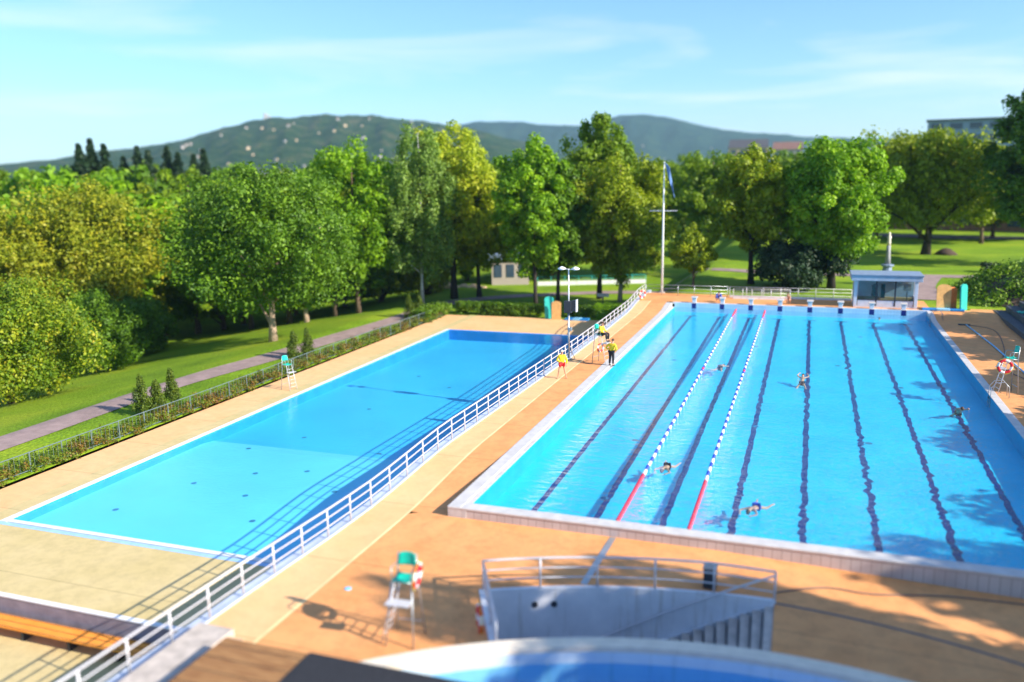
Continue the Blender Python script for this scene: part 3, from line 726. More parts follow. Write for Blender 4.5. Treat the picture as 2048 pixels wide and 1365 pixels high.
    m_.f = [(i * n + k, i * n + (k + 1) % n, (i + 1) * n + (k + 1) % n, (i + 1) * n + k) for i in range(rings) for k in range(n)]
    if cap:
        hc = m_.build('cap', M['cap'], t, smooth=True)
        MB().add([hd + f * .08 + up * .05 + rt * .07, hd + f * .08 + up * .05 - rt * .07, hd + f * .17 + up * .035 - rt * .05, hd + f * .17 + up * .035 + rt * .05], [(0, 1, 2, 3)]).build('brim', M['cap'], hc)
    else: m_.build('hair', M[hair], t, smooth=True)
    if top:
        nm = ['pelvis', 'waist', 'chest', 'neck', 'shl', 'ell', 'wrl', 'shr', 'elr', 'wrr']; VV = [P[k].copy() for k in nm]
        VV[0] = P['pelvis'] + (P['waist'] - P['pelvis']) * .0; VV[3] = P['chest'].lerp(P['neck'], .75)
        VV[6] = P['ell'].lerp(P['wrl'], .88); VV[9] = P['elr'].lerp(P['wrr'], .88)
        skin_mesh('jacket', VV, [(0, 1), (1, 2), (2, 3), (2, 4), (4, 5), (5, 6), (2, 7), (7, 8), (8, 9)], [(.19, .15), (.175, .14), (.19, .145), (.085, .085), .088, .070, .052, .088, .070, .052], M[top], t)
    if bottom:
        full = bottom[1]; nm = ['pelvis', 'hpl', 'knl', 'hpr', 'knr']; VV = [P[k].copy() for k in nm]; rr = [(.165, .13), .115, .085, .115, .085]; EE = [(0, 1), (1, 2), (0, 3), (3, 4)]
        if full:
            VV += [P['knl'].lerp(P['anl'], .9), P['knr'].lerp(P['anr'], .9)]; EE += [(2, 5), (4, 6)]; rr += [.065, .065]
            for s in ('l', 'r'):
                a, to = P['an' + s], P['to' + s]; MB().tube([a + Vector((0, .03, -.03)), a.lerp(to, .5) + Vector((0, 0, -.02)), to], [.045, .05, .04], 8).build('shoe', M['dark'], t, smooth=True)
        else:
            VV[2] = P['hpl'].lerp(P['knl'], skirt); VV[4] = P['hpr'].lerp(P['knr'], skirt); rr[2] = rr[4] = .105
        skin_mesh('trousers' if full else 'shorts', VV, EE, rr, M[bottom[0]], t)
    return t
person('guard in yellow jacket, red shorts and beige cap standing by the long railing', (-2.2, 20.0, .095), R(18),
  dict(wrl=(-.06, -.20, 1.06), ell=(-.30, -.02, 1.12), elr=(.29, .04, 1.13), wrr=(.27, -.02, .88), knl=(-.17, -.03, .5), anl=(-.24, .03, .08), tol=(-.28, -.12, .03), knr=(.17, 0, .5), anr=(.25, .05, .08), tor=(.30, -.1, .03)),
  'yellow', ('redcloth', False), cap=True, shades=True)
person('guard in yellow jacket and black trousers leaning on the occupied chair ladder', (-.12, 24.2, .095), R(160),
  dict(wrl=(-.15, -.14, .98), ell=(-.42, .06, 1.14), wrr=(.14, -.14, .98), elr=(.42, .06, 1.14), chest=(0, -.06, 1.29), neck=(0, -.11, 1.45), head0=(0, -.15, 1.53), head1=(0, -.18, 1.62), head2=(0, -.18, 1.67), shl=(-.19, -.06, 1.39), shr=(.19, -.06, 1.39)),
  'yellow', ('blackcloth', True), hair='hair')
zs = 1.85 - .93
person('guard in yellow jacket and black trousers sitting high on the lifeguard chair', (-1.0, 24.9, .1 + zs - .0), R(72),
  dict(knl=(-.14, -.50, 1.06), anl=(-.10, -.52, .62), tol=(-.10, -.66, .56), knr=(.14, -.52, 1.04), anr=(.12, -.50, .60), tor=(.12, -.64, .55), hpl=(-.1, -.05, .98), hpr=(.1, -.05, .98), pelvis=(0, 0, 1.0), waist=(0, -.01, 1.14), chest=(0, -.06, 1.33), neck=(0, -.10, 1.5),
       shl=(-.18, -.06, 1.44), shr=(.18, -.06, 1.44), head0=(0, -.13, 1.585), head1=(0, -.15, 1.68), head2=(0, -.15, 1.73), ell=(-.24, -.16, 1.2), wrl=(-.14, -.38, 1.12), elr=(.24, -.16, 1.2), wrr=(.14, -.38, 1.12)),
  'yellow', ('blackcloth', True), hair='hair')
CROUCH = dict(pelvis=(0, .12, .38), waist=(0, .02, .48), chest=(0, -.14, .62), neck=(0, -.22, .76), head0=(0, -.27, .83), head1=(0, -.31, .91), head2=(0, -.31, .96), shl=(-.18, -.16, .72), shr=(.18, -.16, .72), ell=(-.22, -.32, .52), elr=(.22, -.32, .52), wrl=(-.12, -.42, .36), wrr=(.12, -.42, .36),
  hpl=(-.1, .1, .34), hpr=(.1, .1, .34), knl=(-.16, -.28, .44), knr=(.16, -.28, .44), anl=(-.13, -.02, .08), anr=(.13, -.02, .08), tol=(-.15, -.18, .03), tor=(.15, -.18, .03))
person('person in blue top crouching by the second starting block', (3.75, 51.3, .455), R(20), CROUCH, 'bluecloth', ('bluecloth', False), hair='blackhair')
person('bare backed person crouching by the fourth starting block', (9.95, 51.5, .455), R(-20), CROUCH, None, ('blackcloth', False), hair='hair')
# swimmers: the standing figure laid prone in the water, arms and legs spread
def swimmer(label, x, y, z, rz, pitch, pose, hair='hair', cloth='blackcloth'):
    t = person(label, (0, 0, 0), 0, pose, None, (cloth, False), hair=hair, group='swimmers in the racing pool', skirt=.25)
    Mx = Matrix.Translation((x, y, z)) @ Matrix.Rotation(rz, 4, 'Z') @ Matrix.Rotation(R(pitch), 4, 'X') @ Matrix.Scale(.88, 4) @ Matrix.Translation((0, 0, -1.3))
    t.matrix_world = Mx; return t
BR = dict(shl=(-.19, -.02, 1.43), ell=(-.40, -.10, 1.62), wrl=(-.28, -.14, 1.84), shr=(.19, -.02, 1.43), elr=(.40, -.10, 1.62), wrr=(.28, -.14, 1.84), head1=(0, -.08, 1.65), head2=(0, -.09, 1.70),
  knl=(-.26, -.06, .58), anl=(-.36, .06, .24), tol=(-.40, .08, .12), knr=(.26, -.06, .58), anr=(.36, .06, .24), tor=(.40, .08, .12))
FR = dict(BR, wrl=(-.16, -.10, 2.0), ell=(-.22, -.06, 1.72), elr=(.36, -.16, 1.2), wrr=(.42, -.2, .98), knl=(-.12, -.02, .5), anl=(-.14, .02, .1), knr=(.13, .04, .5), anr=(.15, .1, .12))
swimmer('dark haired swimmer with shoulders out, ripples behind, in the middle of the pool', 11.45, 24.9, -.16, R(175), 52, BR, 'blackhair')
swimmer('swimmer just right of the left lane rope, far half of the pool', 6.5, 26.9, -.12, R(165), 80, BR, 'hair')
swimmer('swimmer with spread legs between the two lane ropes, near half of the pool', 6.15, 6.5, -.08, R(-12), 84, BR, 'hair')
swimmer('nearest swimmer, limbs spread, right of the right lane rope', 9.95, 3.0, -.08, R(-25), 84, BR, 'blackhair', 'bluecloth')
swimmer('reddish haired swimmer nearest the right side of the pool', 19.25, 20.0, -.18, R(10), 50, BR, 'hair')
swimmer('swimmer resting at the wall under the seventh starting block', 17.35, 49.4, -.55, R(180), 8, dict(wrl=(-.3, -.35, 1.45), ell=(-.34, -.2, 1.25), wrr=(.3, -.35, 1.45), elr=(.34, -.2, 1.25)), 'hair')

# ------------------------------------------------------------------ lamp post with loudspeakers
t = thing('lamp_post', 'slim lamp post with two lamp heads and grey speaker boxes beside the railing', 'lamp post', (-3.27, 25.4, .1))
MB().tube([(0, 0, 0), (0, 0, 3.2)], [.075, .065], 10).build('lower_pole', M['steel'], t, smooth=True)
MB().tube([(0, 0, 3.2), (0, 0, 6.0)], [.05, .04], 10).build('upper_pole', M['white'], t, smooth=True)
MB().tube([(-.42, 0, 6.02), (.42, 0, 5.94)], .025, 6).build('arm', M['white'], t)
for s in (-1, 1):
    MB().lathe([(.10, 0), (.27, .06), (.27, .12), (.12, .2), (.03, .24)], 14).build('lamp_head', M['whitefl'], t, smooth=True).location = (s * .46, 0, 5.92)
MB().box(-.28, .22, -.2, .16, 3.12, 3.9).build('speaker_box', M['dark'], t, bevel=.02)
MB().box(.24, .52, -.16, .2, 3.25, 3.95).build('speaker_box', M['dark'], t, bevel=.02)
MB().box(.5, .56, -.18, .22, 3.2, 4.0).build('bracket', M['steel_w'], t)
MB().box(.06, .22, -.1, .06, 1.9, 2.15).build('junction_box', M['steel'], t, bevel=.01)
MB().box(-.2, .2, -.2, .2, 0, .05).build('foot_plate', M['steel'], t)
for s in (-.5, .5): MB().tube([(0, 0, .95), (s * .7, .25, .0)], .02, 6).build('strut', M['dark'], t)
# cable lying from the lamp post to the chair
def cable(name, label, pts, r, m, cat='cable'):
    P = [Vector(p) for p in pts]; out = []
    for i in range(len(P) - 1):
        p0, p1, p2, p3 = P[max(i - 1, 0)], P[i], P[i + 1], P[min(i + 2, len(P) - 1)]
        for k in range(8):
            u = k / 8; out.append(.5 * ((2 * p1) + (p2 - p0) * u + (2 * p0 - 5 * p1 + 4 * p2 - p3) * u * u + (3 * p1 - p0 - 3 * p2 + p3) * u ** 3))
    out.append(P[-1]); return MB().tube(out, r, 6).build(name, M[m], smooth=True, label=label, cat=cat)
cable('cable', 'thin dark cable lying across the walkway from the lamp post to the occupied chair', [(-3.2, 25.2, .12), (-2.2, 25.0, .12), (-1.9, 24.4, .12), (-.5, 24.3, .12)], .018, 'hose')
cable('cable', 'grey cable lying along the foot of the racing pool wall, lower right', [(10.95, -2.9, H(11, -2.9) + .02), (12.4, -2.0, H(12.4, -2) + .02), (13.8, -1.9, H(13.8, -2) + .02), (16, -1.2, H(16, -1.2) + .02), (19.5, -.8, H(19.5, -.8) + .02)], .025, 'hose')
cable('hose', 'dark hose looping over the right deck behind the lifeguard chair', [(23.2, 45.6, .14), (24.9, 43.5, .14), (24.2, 36, .14), (23.0, 30, .14), (23.9, 25, .14), (22.9, 20.5, .14), (21.8, 18.2, .14)], .022, 'hose', 'hose')
t = thing('cleaning_pole', 'long pale cleaning pole lying on the right deck with a dark brush head', 'pole', (0, 0, 0))
MB().tube([(23.3, 45.4, .16), (23.7, 37, .17), (23.9, 27.5, .17)], .05, 8).build('pole', M['ltblue'], t, smooth=True)
MB().box(22.75, 23.6, 45.35, 45.65, .11, .2).build('brush', M['dark'], t, bevel=.02)
# pool ladder on the right side
def rail_ladder(label, x, y):
    t = thing('pool_ladder', label, 'pool ladder', (x, y, .12))
    for s in (-.27, .27):
        MB().tube([(.75, s, 0), (.72, s, .6), (.5, s, .85), (.1, s, .8), (-.12, s, .5), (-.14, s, -.6)], .02, 8).build('handrail', M['steel'], t, smooth=True)
    for z in (-.15, -.4): MB().box(-.2, -.08, -.25, .25, z, z + .03).build('step', M['steel'], t)
rail_ladder('chrome pool ladder at the right edge by the lifeguard chair', 21.1, 22.3)
rail_ladder('chrome pool ladder at the right edge, far corner of the racing pool', 21.1, 47.2)

# ------------------------------------------------------------------ booth at the far end
t = thing('booth', 'small white glazed booth with a flat grey roof at the end of the racing pool', 'booth', (15.3, 51.0, .45))
Wb, Db, Hb = 5.05, 2.6, 2.35
MB().box(-.28, Wb + .28, -.45, Db + .3, Hb, Hb + .42).build('roof', M['roofgrey'], t, bevel=.02)
MB().box(-.34, Wb + .34, -.51, Db + .36, Hb + .42, Hb + .55).build('roof_edge', M['booth_grey'], t, bevel=.02)
for x in (0, Wb - .26): MB().box(x, x + .26, 0, .26, .001, Hb).build('corner_post', M['boothw'], t, bevel=.01)
MB().box(0, Wb, Db - .1, Db, 0, Hb).build('back_wall', M['boothw'], t)
for x in (0, Wb - .1): MB().box(x, x + .1, .27, Db - .1, 0, .8).build('side_wall', M['boothw'], t)
MB().box(.27, Wb - .27, .05, .17, 0, .12).build('sill', M['boothw'], t)
xx = [.27, 1.78, 3.28, Wb - .27]
for i in range(3):
    a, c = xx[i] + .06, xx[i + 1] - .06
    MB().box(a, c, .08, .14, .13, .62).build('lower_panel', M['boothw'], t); MB().box(a, c, .10, .115, .66, Hb - .06).build('window', M['glass'], t)
for x in xx[1:3]: MB().box(x - .06, x + .06, .06, .16, .13, Hb - .01).build('mullion', M['dark'], t)
MB().box(.27, Wb - .27, .06, .16, .62, .66).build('window_frame', M['dark'], t)
MB().box(.3, Wb - .3, 1.2, 1.7, 0, .75).build('counter', M['tan'], t)
o = thing('hanging_jacket', 'dark red jacket hanging inside the booth behind the glass', 'jacket', (17.0, 51.75, 2.4))
MB().tube([(-.2, 0, 0), (.2, 0, 0)], .012, 6).build('hanger', M['steel'], o); MB().lathe([(.08, 0), (.26, -.12), (.22, -.6), (.28, -1.05), (.2, -1.06)], 12).build('cloth', M['roofred'], o, smooth=True)
o = thing('hanging_towel', 'dark green towel hanging beside the red jacket inside the booth', 'towel', (17.65, 51.8, 2.4))
MB().tube([(-.2, 0, 0), (.2, 0, 0)], .012, 6).build('hanger', M['steel'], o); MB().box(-.16, .18, -.04, .04, -1.2, 0).build('cloth', LF['conifer'], o, bevel=.03)
o = thing('notice_board', 'pale notice board at the right inside the booth', 'board', (19.55, 51.5, 1.9)); MB().box(-.3, .3, 0, .04, 0, .6).build('panel', M['concrete'], o); MB().box(-.03, .03, .04, .08, -1.44, .6).build('stand', M['dark'], o)
# monument on the lawn behind
t = thing('monument', 'grey stepped pedestal with a small pale statue on its column, behind the booth', 'monument', (19.13, 67.4, .4))
MB().lathe([(1.1, 0), (1.1, .3), (.85, .32), (.8, .7), (.5, 1.3), (.42, 1.9), (.62, 2.0), (.62, 2.15), (.35, 2.2)], 10).build('pedestal', M['booth_grey'], t)
MB().tube([(0, 0, 2.15), (0, 0, 3.3), (0, 0, 4.1)], [.3, .22, .2], 12).build('column', M['stone'], t, smooth=True)
MB().lathe([(.16, 4.1), (.2, 4.4), (.16, 4.7), (.22, 5.0), (.1, 5.15), (.14, 5.3), (.06, 5.45)], 12).build('figure', M['rim'], t, smooth=True)

# floats and mats
def board(name, label, loc, rz, w, h, m, lean=6, d=.12, group='upright foam boards beside the pools'):
    b = MB(); n = 12; pts = []
    for k in range(n + 1): a = PI * k / n; pts.append((w / 2 * math.cos(a), h - w * .28 + w * .28 * math.sin(a)))
    pts += [(-w / 2 * .96, 0), (w / 2 * .96, 0)]
    v = [(x, -d / 2, z) for x, z in pts] + [(x, d / 2, z) for x, z in pts]; N_ = len(pts)
    b.add(v, [tuple(range(N_)), tuple(range(2 * N_ - 1, N_ - 1, -1))] + [(i, (i + 1) % N_ + 0, (i + 1) % N_ + N_, i + N_) for i in range(N_)])
    o = b.build(name, M[m], bevel=.02, label=label, cat='foam board', group=group); o.location = loc; o.rotation_euler = (R(-lean), 0, rz); return o
board('foam_board', 'teal rounded foam board standing left of the tan board beyond the shallow pool', (-14.45, 58.0, LW), R(30), .95, 2.35, 'tealboard', 4)
board('foam_board', 'tan rounded foam board standing beyond the shallow pool', (-13.55, 57.5, LW), R(5), .95, 1.95, 'tan', 4)
board('foam_board', 'tan rounded foam board standing right of the booth', (22.35, 50.9, .45), R(8), 1.1, 2.15, 'tan', 4)
board('foam_board', 'orange foam board half hidden behind the tan board right of the booth', (23.05, 51.25, .45), R(20), .7, 1.9, 'orange', 4)
board('foam_board', 'teal foam board standing at the right end of the blue mat', (23.9, 51.1, .45), R(55), 1.0, 2.2, 'tealboard', 3)
def gym_mat(label, x0, x1, y0, y1, z, n):
    t = thing('mat', label, 'mat', ((x0 + x1) / 2, (y0 + y1) / 2, z), group='blue foam mats lying on the decks'); w = (x1 - x0) / n
    for i in range(n): MB().box(-(x1 - x0) / 2 + i * w + .01, -(x1 - x0) / 2 + (i + 1) * w - .01, -(y1 - y0) / 2, (y1 - y0) / 2, 0, .16 + .03 * (i % 2)).build('section', M['blue_mat' if i != 1 else 'ltblue'], t, bevel=.03)
gym_mat('blue foam mats lying at the far end of the shallow pool deck', -12.6, -10.1, 57.3, 58.4, LW, 3)
gym_mat('blue foam mat lying between the booth and the upright boards', 20.7, 23.9, 50.3, 51.0, .45, 3)
# bin behind the curved railing
t = thing('litter_bin', 'dark grey litter bin with a pale lid behind the curved railing', 'bin', (9.1, -3.2, H(9, -3.2)))
MB().box(-.19, .19, -.17, .17, 0, .62).build('body', M['dark'], t, bevel=.02); MB().box(-.21, .21, -.19, .19, .62, .7).build('lid', M['concrete'], t, bevel=.02)
t = thing('sign_stand', 'small pale sign on a dark stand among the trees beyond the shallow pool', 'sign', (-10.6, 66.5, LW))
MB().box(-.06, .06, -.05, .05, 0, 1.3).build('post', M['dark'], t); MB().box(-.7, .7, -.07, -.03, 1.3, 1.7).build('board', M['concrete'], t)

# ------------------------------------------------------------------ round tank, sunken stairs, diving platform
def arc(r0, r1, z0, z1, t0, t1, n, closed_top=True):
    b = MB(); 
    for k in range(n + 1):
        t = t0 + (t1 - t0) * k / n; c, s = math.cos(t), math.sin(t)
        for r, z in ((r0, z0), (r0, z1), (r1, z1), (r1, z0)): b.v.append((CX + r * c, CY + r * s, z))
    for k in range(n):
        for j in range(4): a = 4 * k + j; d = 4 * k + (j + 1) % 4; b.f.append((a, a + 4, d + 4, d))
    return b
arc(RT - .46, RT, .26, .40, 0, 2 * PI, 160).build('tank_rim', M['rim'], kind='structure')
arc(RT - .44, RT - .03, -3.2, .26, 0, 2 * PI, 160).build('tank_wall', M['tankwall'], kind='structure')
b = MB(); b.lathe([(RT - .445, -1.2), (RT - .445, -1.19)], 96, CX, CY); b.build('tank_floor', M['floorT'], kind='structure')
M['waterT'] = water_mat('tank_water', (.55, .85, 1), [(1, 1, .6, .25, None), (1, 1, 3, .12, None)], .04)
b = MB(); vs = [(CX + (RT - .442) * math.cos(2 * PI * k / 96), CY + (RT - .442) * math.sin(2 * PI * k / 96), -.06) for k in range(96)]; b.poly(vs); b.build('water', M['waterT'], kind='structure')
# pit walls
zf = -2.9
b = arc(RP, RP + .14, zf, H(5, -5) + .02, TH1 - .002, TH0 + .004, 40)
t = thing('curved_wall', 'curved white retaining wall with two small round openings above the sunken stairs', 'wall')
b.build('face', M['white_wall'], t)
for a in ((4.19, -6.61), (4.72, -6.35)):
    th = math.atan2(a[1] - CY + 1.3, a[0] - CX); c = Vector((math.cos(th), math.sin(th), 0)); p = Vector((CX, CY, -.82)) + c * (RP - .02)
    MB().tube([p, p + c * .03], .10, 14).build('opening', M['dark'], t)
e = Vector((math.cos(TH0), math.sin(TH0), 0)); nrm = Vector((-e.y, e.x, 0))
b = MB(); p, q = Vector((CX, CY, 0)) + e * (RT + .01), Vector((CX, CY, 0)) + e * (RP + .13)
zt = H(3, -6) + .03
b.add([p - nrm * .02 + Vector((0, 0, zf)), q - nrm * .02 + Vector((0, 0, zf)), q + nrm * .14 + Vector((0, 0, zf)), p + nrm * .14 + Vector((0, 0, zf)), p - nrm * .02 + Vector((0, 0, zt)), q - nrm * .02 + Vector((0, 0, zt)), q + nrm * .14 + Vector((0, 0, zt)), p + nrm * .14 + Vector((0, 0, zt))],
      [(0, 3, 2, 1), (4, 5, 6, 7), (0, 1, 5, 4), (1, 2, 6, 5), (2, 3, 7, 6), (3, 0, 4, 7)])
b.build('end_wall', M['white_wall'], t)
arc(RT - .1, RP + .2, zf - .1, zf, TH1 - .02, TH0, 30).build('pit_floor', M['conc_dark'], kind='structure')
# stairs going down to the left
t = thing('stairs', 'grey open stairs going down between the curved wall and the round tank', 'stairs')
nst = 16; ta = TH1; dt = .31 / 17.3
for k in range(nst):
    z = H(11, -4) - .04 - k * .165
    m_ = arc(RT + .02, RP - .16, z - .05, z, ta + k * dt, ta + (k + .78) * dt, 2); m_.build('tread', M['concrete'], t)
b = MB()
for k in range(nst + 1):
    th = ta + k * dt; z = H(11, -4) + .06 - k * .165
    for r in (RP - .15, RP - .02):
        for zz in (z - .3, z): b.v.append((CX + r * math.cos(th), CY + r * math.sin(th), zz))
for k in range(nst):
    a = 4 * k
    for i, j in ((0, 1), (1, 3), (3, 2), (2, 0)): b.f.append((a + i, a + j, a + 4 + j, a + 4 + i))
b.build('stringer', M['white_wall'], t)
pts = [(CX + (RP - .12) * math.cos(ta + k * dt), CY + (RP - .12) * math.sin(ta + k * dt), H(11, -4) + .95 - k * .165) for k in range(nst + 1)]
MB().tube(pts, .035, 8).build('handrail', M['steel_w'], t, smooth=True)
c1 = Vector((math.cos(TH1 - .005), math.sin(TH1 - .005), 0))
b = MB(); 
# curved railing
t = thing('railing', 'curved white railing on top of the wall above the sunken stairs', 'railing')
zt = H(5, -5); ths = [TH0 + (TH1 - TH0) * k / 40 for k in range(41)]
def cp(th, h, r=RP + .06): return Vector((CX + r * math.cos(th), CY + r * math.sin(th), H(CX + r * math.cos(th), CY + r * math.sin(th)) + h))
for h, r_ in ((.98, .036), (.66, .024), (.34, .024)): MB().tube([cp(a, h) for a in ths], r_, 8).build('rail', M['steel_w'], t, smooth=True)
for k in range(6): a = TH0 + (TH1 - TH0) * k / 5; MB().tube([cp(a, 0), cp(a, .98)], .034, 8).build('post', M['steel_w'], t, smooth=True)
for h, r_ in ((.98, .036), (.66, .024), (.34, .024)): MB().tube([cp(TH0, h, RP + .06), cp(TH0, h, RT + .5)], r_, 8).build('end_rail', M['steel_w'], t, smooth=True)
for r in (RT + .5, (RT + RP) / 2): MB().tube([cp(TH0, 0, r), cp(TH0, .98, r)], .034, 8).build('post', M['steel_w'], t, smooth=True)

t = thing('diving_platform', 'low wooden diving platform with brown planks at the lower left of the tank', 'platform')
MB().box(-2.35, 8.6, -20, -11.25, .36, .46).build('planks', M['planks'], t)
MB().box(-2.3, 8.5, -20, -11.3, .18, .36).build('beam', M['bark'], t)
for x in (-2.0, 2.0): MB().box(x, x + .2, -11.8, -11.6, -.4, .18).build('leg', M['dark'], t)
MB().box(.17, 9, -19.8, -11.22, .461, .49).build('rubber_mat', M['rubber'], label='black rubber mat covering the right part of the wooden platform', cat='mat', bevel=.008)
t = thing('concrete_block', 'long pale concrete block beside the brown planks, ending at the deck', 'block')
MB().box(-4.12, -2.95, -18, -10.15, -.34, -.0).build('top_slab', M['concrete'], t, bevel=.02)
MB().box(-2.94, -2.42, -18, -10.42, -.34, -.06).build('side_slab', M['conc_tan'], t, bevel=.02)

# ------------------------------------------------------------------ fence, path, banks
FP = [(-27.0, -12), (-27.0, 2.4), (-26.7, 17.7), (-26.9, 32), (-26.3, 57.2)]
def fx(y):
    for (xa, a), (xb, b_) in zip(FP, FP[1:]):
        if y <= b_: return xa + (xb - xa) * (y - a) / (b_ - a)
    return FP[-1][0]
t = thing('fence', 'long grey green steel fence along the left side of the shallow pool', 'fence')
fy = rngf(-12, 57, 2.0); bars = MB()
for h in (1.08, .12): MB().tube([(fx(y), y, LW + h) for y in fy], .026, 6).build('rail', M['fence'], t, smooth=True)
pm = None
for y in fy:
    if pm is None: o = MB().tube([(0, 0, 0), (0, 0, 1.12)], .035, 6).build('post', M['fence'], t); pm = o.data
    else: o = bpy.data.objects.new('post', pm); COL.objects.link(o); o.parent = t
    o.location = (fx(y), y, LW)
y = -12.
while y < 57: bars.box(fx(y) - .006, fx(y) + .006, y - .006, y + .006, LW + .12, LW + 1.06); y += .30
bars.build('bars', M['fence'], t)

def strip(name, pts, wd, m, dz=.02, kind='structure'):
    b = MB(); P = [Vector((x, y, 0)) for x, y in pts]; out = []
    for i in range(len(P) - 1):
        p0, p1, p2, p3 = P[max(i - 1, 0)], P[i], P[i + 1], P[min(i + 2, len(P) - 1)]
        for k in range(8):
            u = k / 8; out.append(.5 * ((2 * p1) + (p2 - p0) * u + (2 * p0 - 5 * p1 + 4 * p2 - p3) * u * u + (3 * p1 - p0 - 3 * p2 + p3) * u ** 3))
    out.append(P[-1]); nn = 6
    for i, p in enumerate(out):
        d = (out[min(i + 1, len(out) - 1)] - out[max(i - 1, 0)]).normalized(); s = Vector((-d.y, d.x, 0))
        for j in range(nn + 1):
            q = p + s * wd * (j / nn - .5); b.v.append((q.x, q.y, terr_s(q.x, q.y) + dz))
    for i in range(len(out) - 1):
        for j in range(nn): a = i * (nn + 1) + j; b.f.append((a, a + nn + 1, a + nn + 2, a + 1))
    return b.build(name, M[m], smooth=True, kind=kind)
import bisect
def terr_s(x, y):                              # height of the ground sheet itself
    i = max(1, min(len(xs) - 1, bisect.bisect(xs, x))); j = max(1, min(len(ys) - 1, bisect.bisect(ys, y)))
    x0, x1, y0, y1 = xs[i - 1], xs[i], ys[j - 1], ys[j]; u, v = (x - x0) / (x1 - x0), (y - y0) / (y1 - y0)
    return max((1 - u) * (1 - v) * terr(x0, y0) + u * (1 - v) * terr(x1, y0) + (1 - u) * v * terr(x0, y1) + u * v * terr(x1, y1), -9e9)
strip('path', [(-33.2, -25), (-33, -5), (-33, 8), (-33.4, 21.5), (-32, 32.4), (-31, 44), (-30.2, 53), (-30, 64), (-27, 70), (-20, 75.5), (-10, 80), (2, 78), (9, 75.5), (24, 76), (60, 78)], 2.7, 'path', .05)
strip('path', [(24.3, 76), (22.4, 66), (22.2, 56.6)], 2.4, 'path', .055)
strip('path', [(60, 136), (34, 137), (24, 141), (0, 146)], 7, 'path', .06)

# ------------------------------------------------------------------ foliage
def leaf_mesh(name, C, RC, per, size, m, up=.35, droop=0, flat=1.):
    C = np.asarray(C, float); n = len(C); RC = np.broadcast_to(np.asarray(RC, float), (n,))
    d = rng.normal(size=(n, per, 3)); d /= np.linalg.norm(d, axis=2, keepdims=True)
    r = rng.random((n, per, 1)) ** .45; off = d * r * RC[:, None, None]; off[..., 2] *= flat
    if droop: off[..., 2] -= rng.random((n, per)) ** 1.5 * droop
    P = (C[:, None, :] + off).reshape(-1, 3)
    nv = (d * .9 + rng.normal(size=d.shape) * .55 + np.array([0, 0, up])).reshape(-1, 3); nv /= np.linalg.norm(nv, axis=1, keepdims=True)
    t1 = np.cross(nv, rng.normal(size=nv.shape)); t1 /= np.linalg.norm(t1, axis=1, keepdims=True); t2 = np.cross(nv, t1)
    s = size * (.6 + .8 * rng.random((len(P), 1)))
    q = np.stack([P - t1 * s, P - t2 * s * .62 + nv * s * .18, P + t1 * s, P + t2 * s * .62 + nv * s * .18], 1).reshape(-1, 3)
    me = bpy.data.meshes.new(name); nq = len(P)
    me.vertices.add(nq * 4); me.vertices.foreach_set('co', q.astype(np.float32).ravel())
    me.loops.add(nq * 4); me.loops.foreach_set('vertex_index', np.arange(nq * 4, dtype=np.int32))
    me.polygons.add(nq); me.polygons.foreach_set('loop_start', np.arange(0, nq * 4, 4, dtype=np.int32)); me.polygons.foreach_set('loop_total', np.full(nq, 4, np.int32))
    me.update(calc_edges=True); me.materials.append(m); return me

def crown_points(rx_, rz_, zc, n, shape='round', lob=.28, hollow=.55):
    ph = rng.random(6) * 6.28; out = []; rad = []
    while len(out) < n:
        d = rng.normal(size=3); d /= np.linalg.norm(d)
        az, el = math.atan2(d[1], d[0]), math.asin(d[2])
        f = 1 + lob * (.5 * math.sin(3 * az + ph[0] + 2 * el) + .5 * math.sin(5 * az + ph[1]) * math.cos(3 * el + ph[2]) + .45 * math.sin(7 * el + ph[3] + 2 * az))
        f = min(f, 1.14 if abs(d[2]) < .75 else .98); u = random.random(); r = (random.uniform(hollow, 1) if u < .75 else random.random() ** .5) * f
        zz = d[2] * r
        w = 1.
        if shape == 'tall': w = .74 + .26 * math.sin(PI * min(1, max(0, (zz + 1.05) / 1.9)) ** .8)
        if shape == 'maple': w = .72 + .28 * math.sin(PI * min(1, max(0, (zz + 1) / 2)) ** 1.1)
        if shape == 'spread': w = 1 + .22 * max(0, -zz)
        out.append((d[0] * r * rx_ * w, d[1] * r * rx_ * w, zc + zz * rz_)); rad.append(rx_ * random.uniform(.13, .24))
    return out, rad

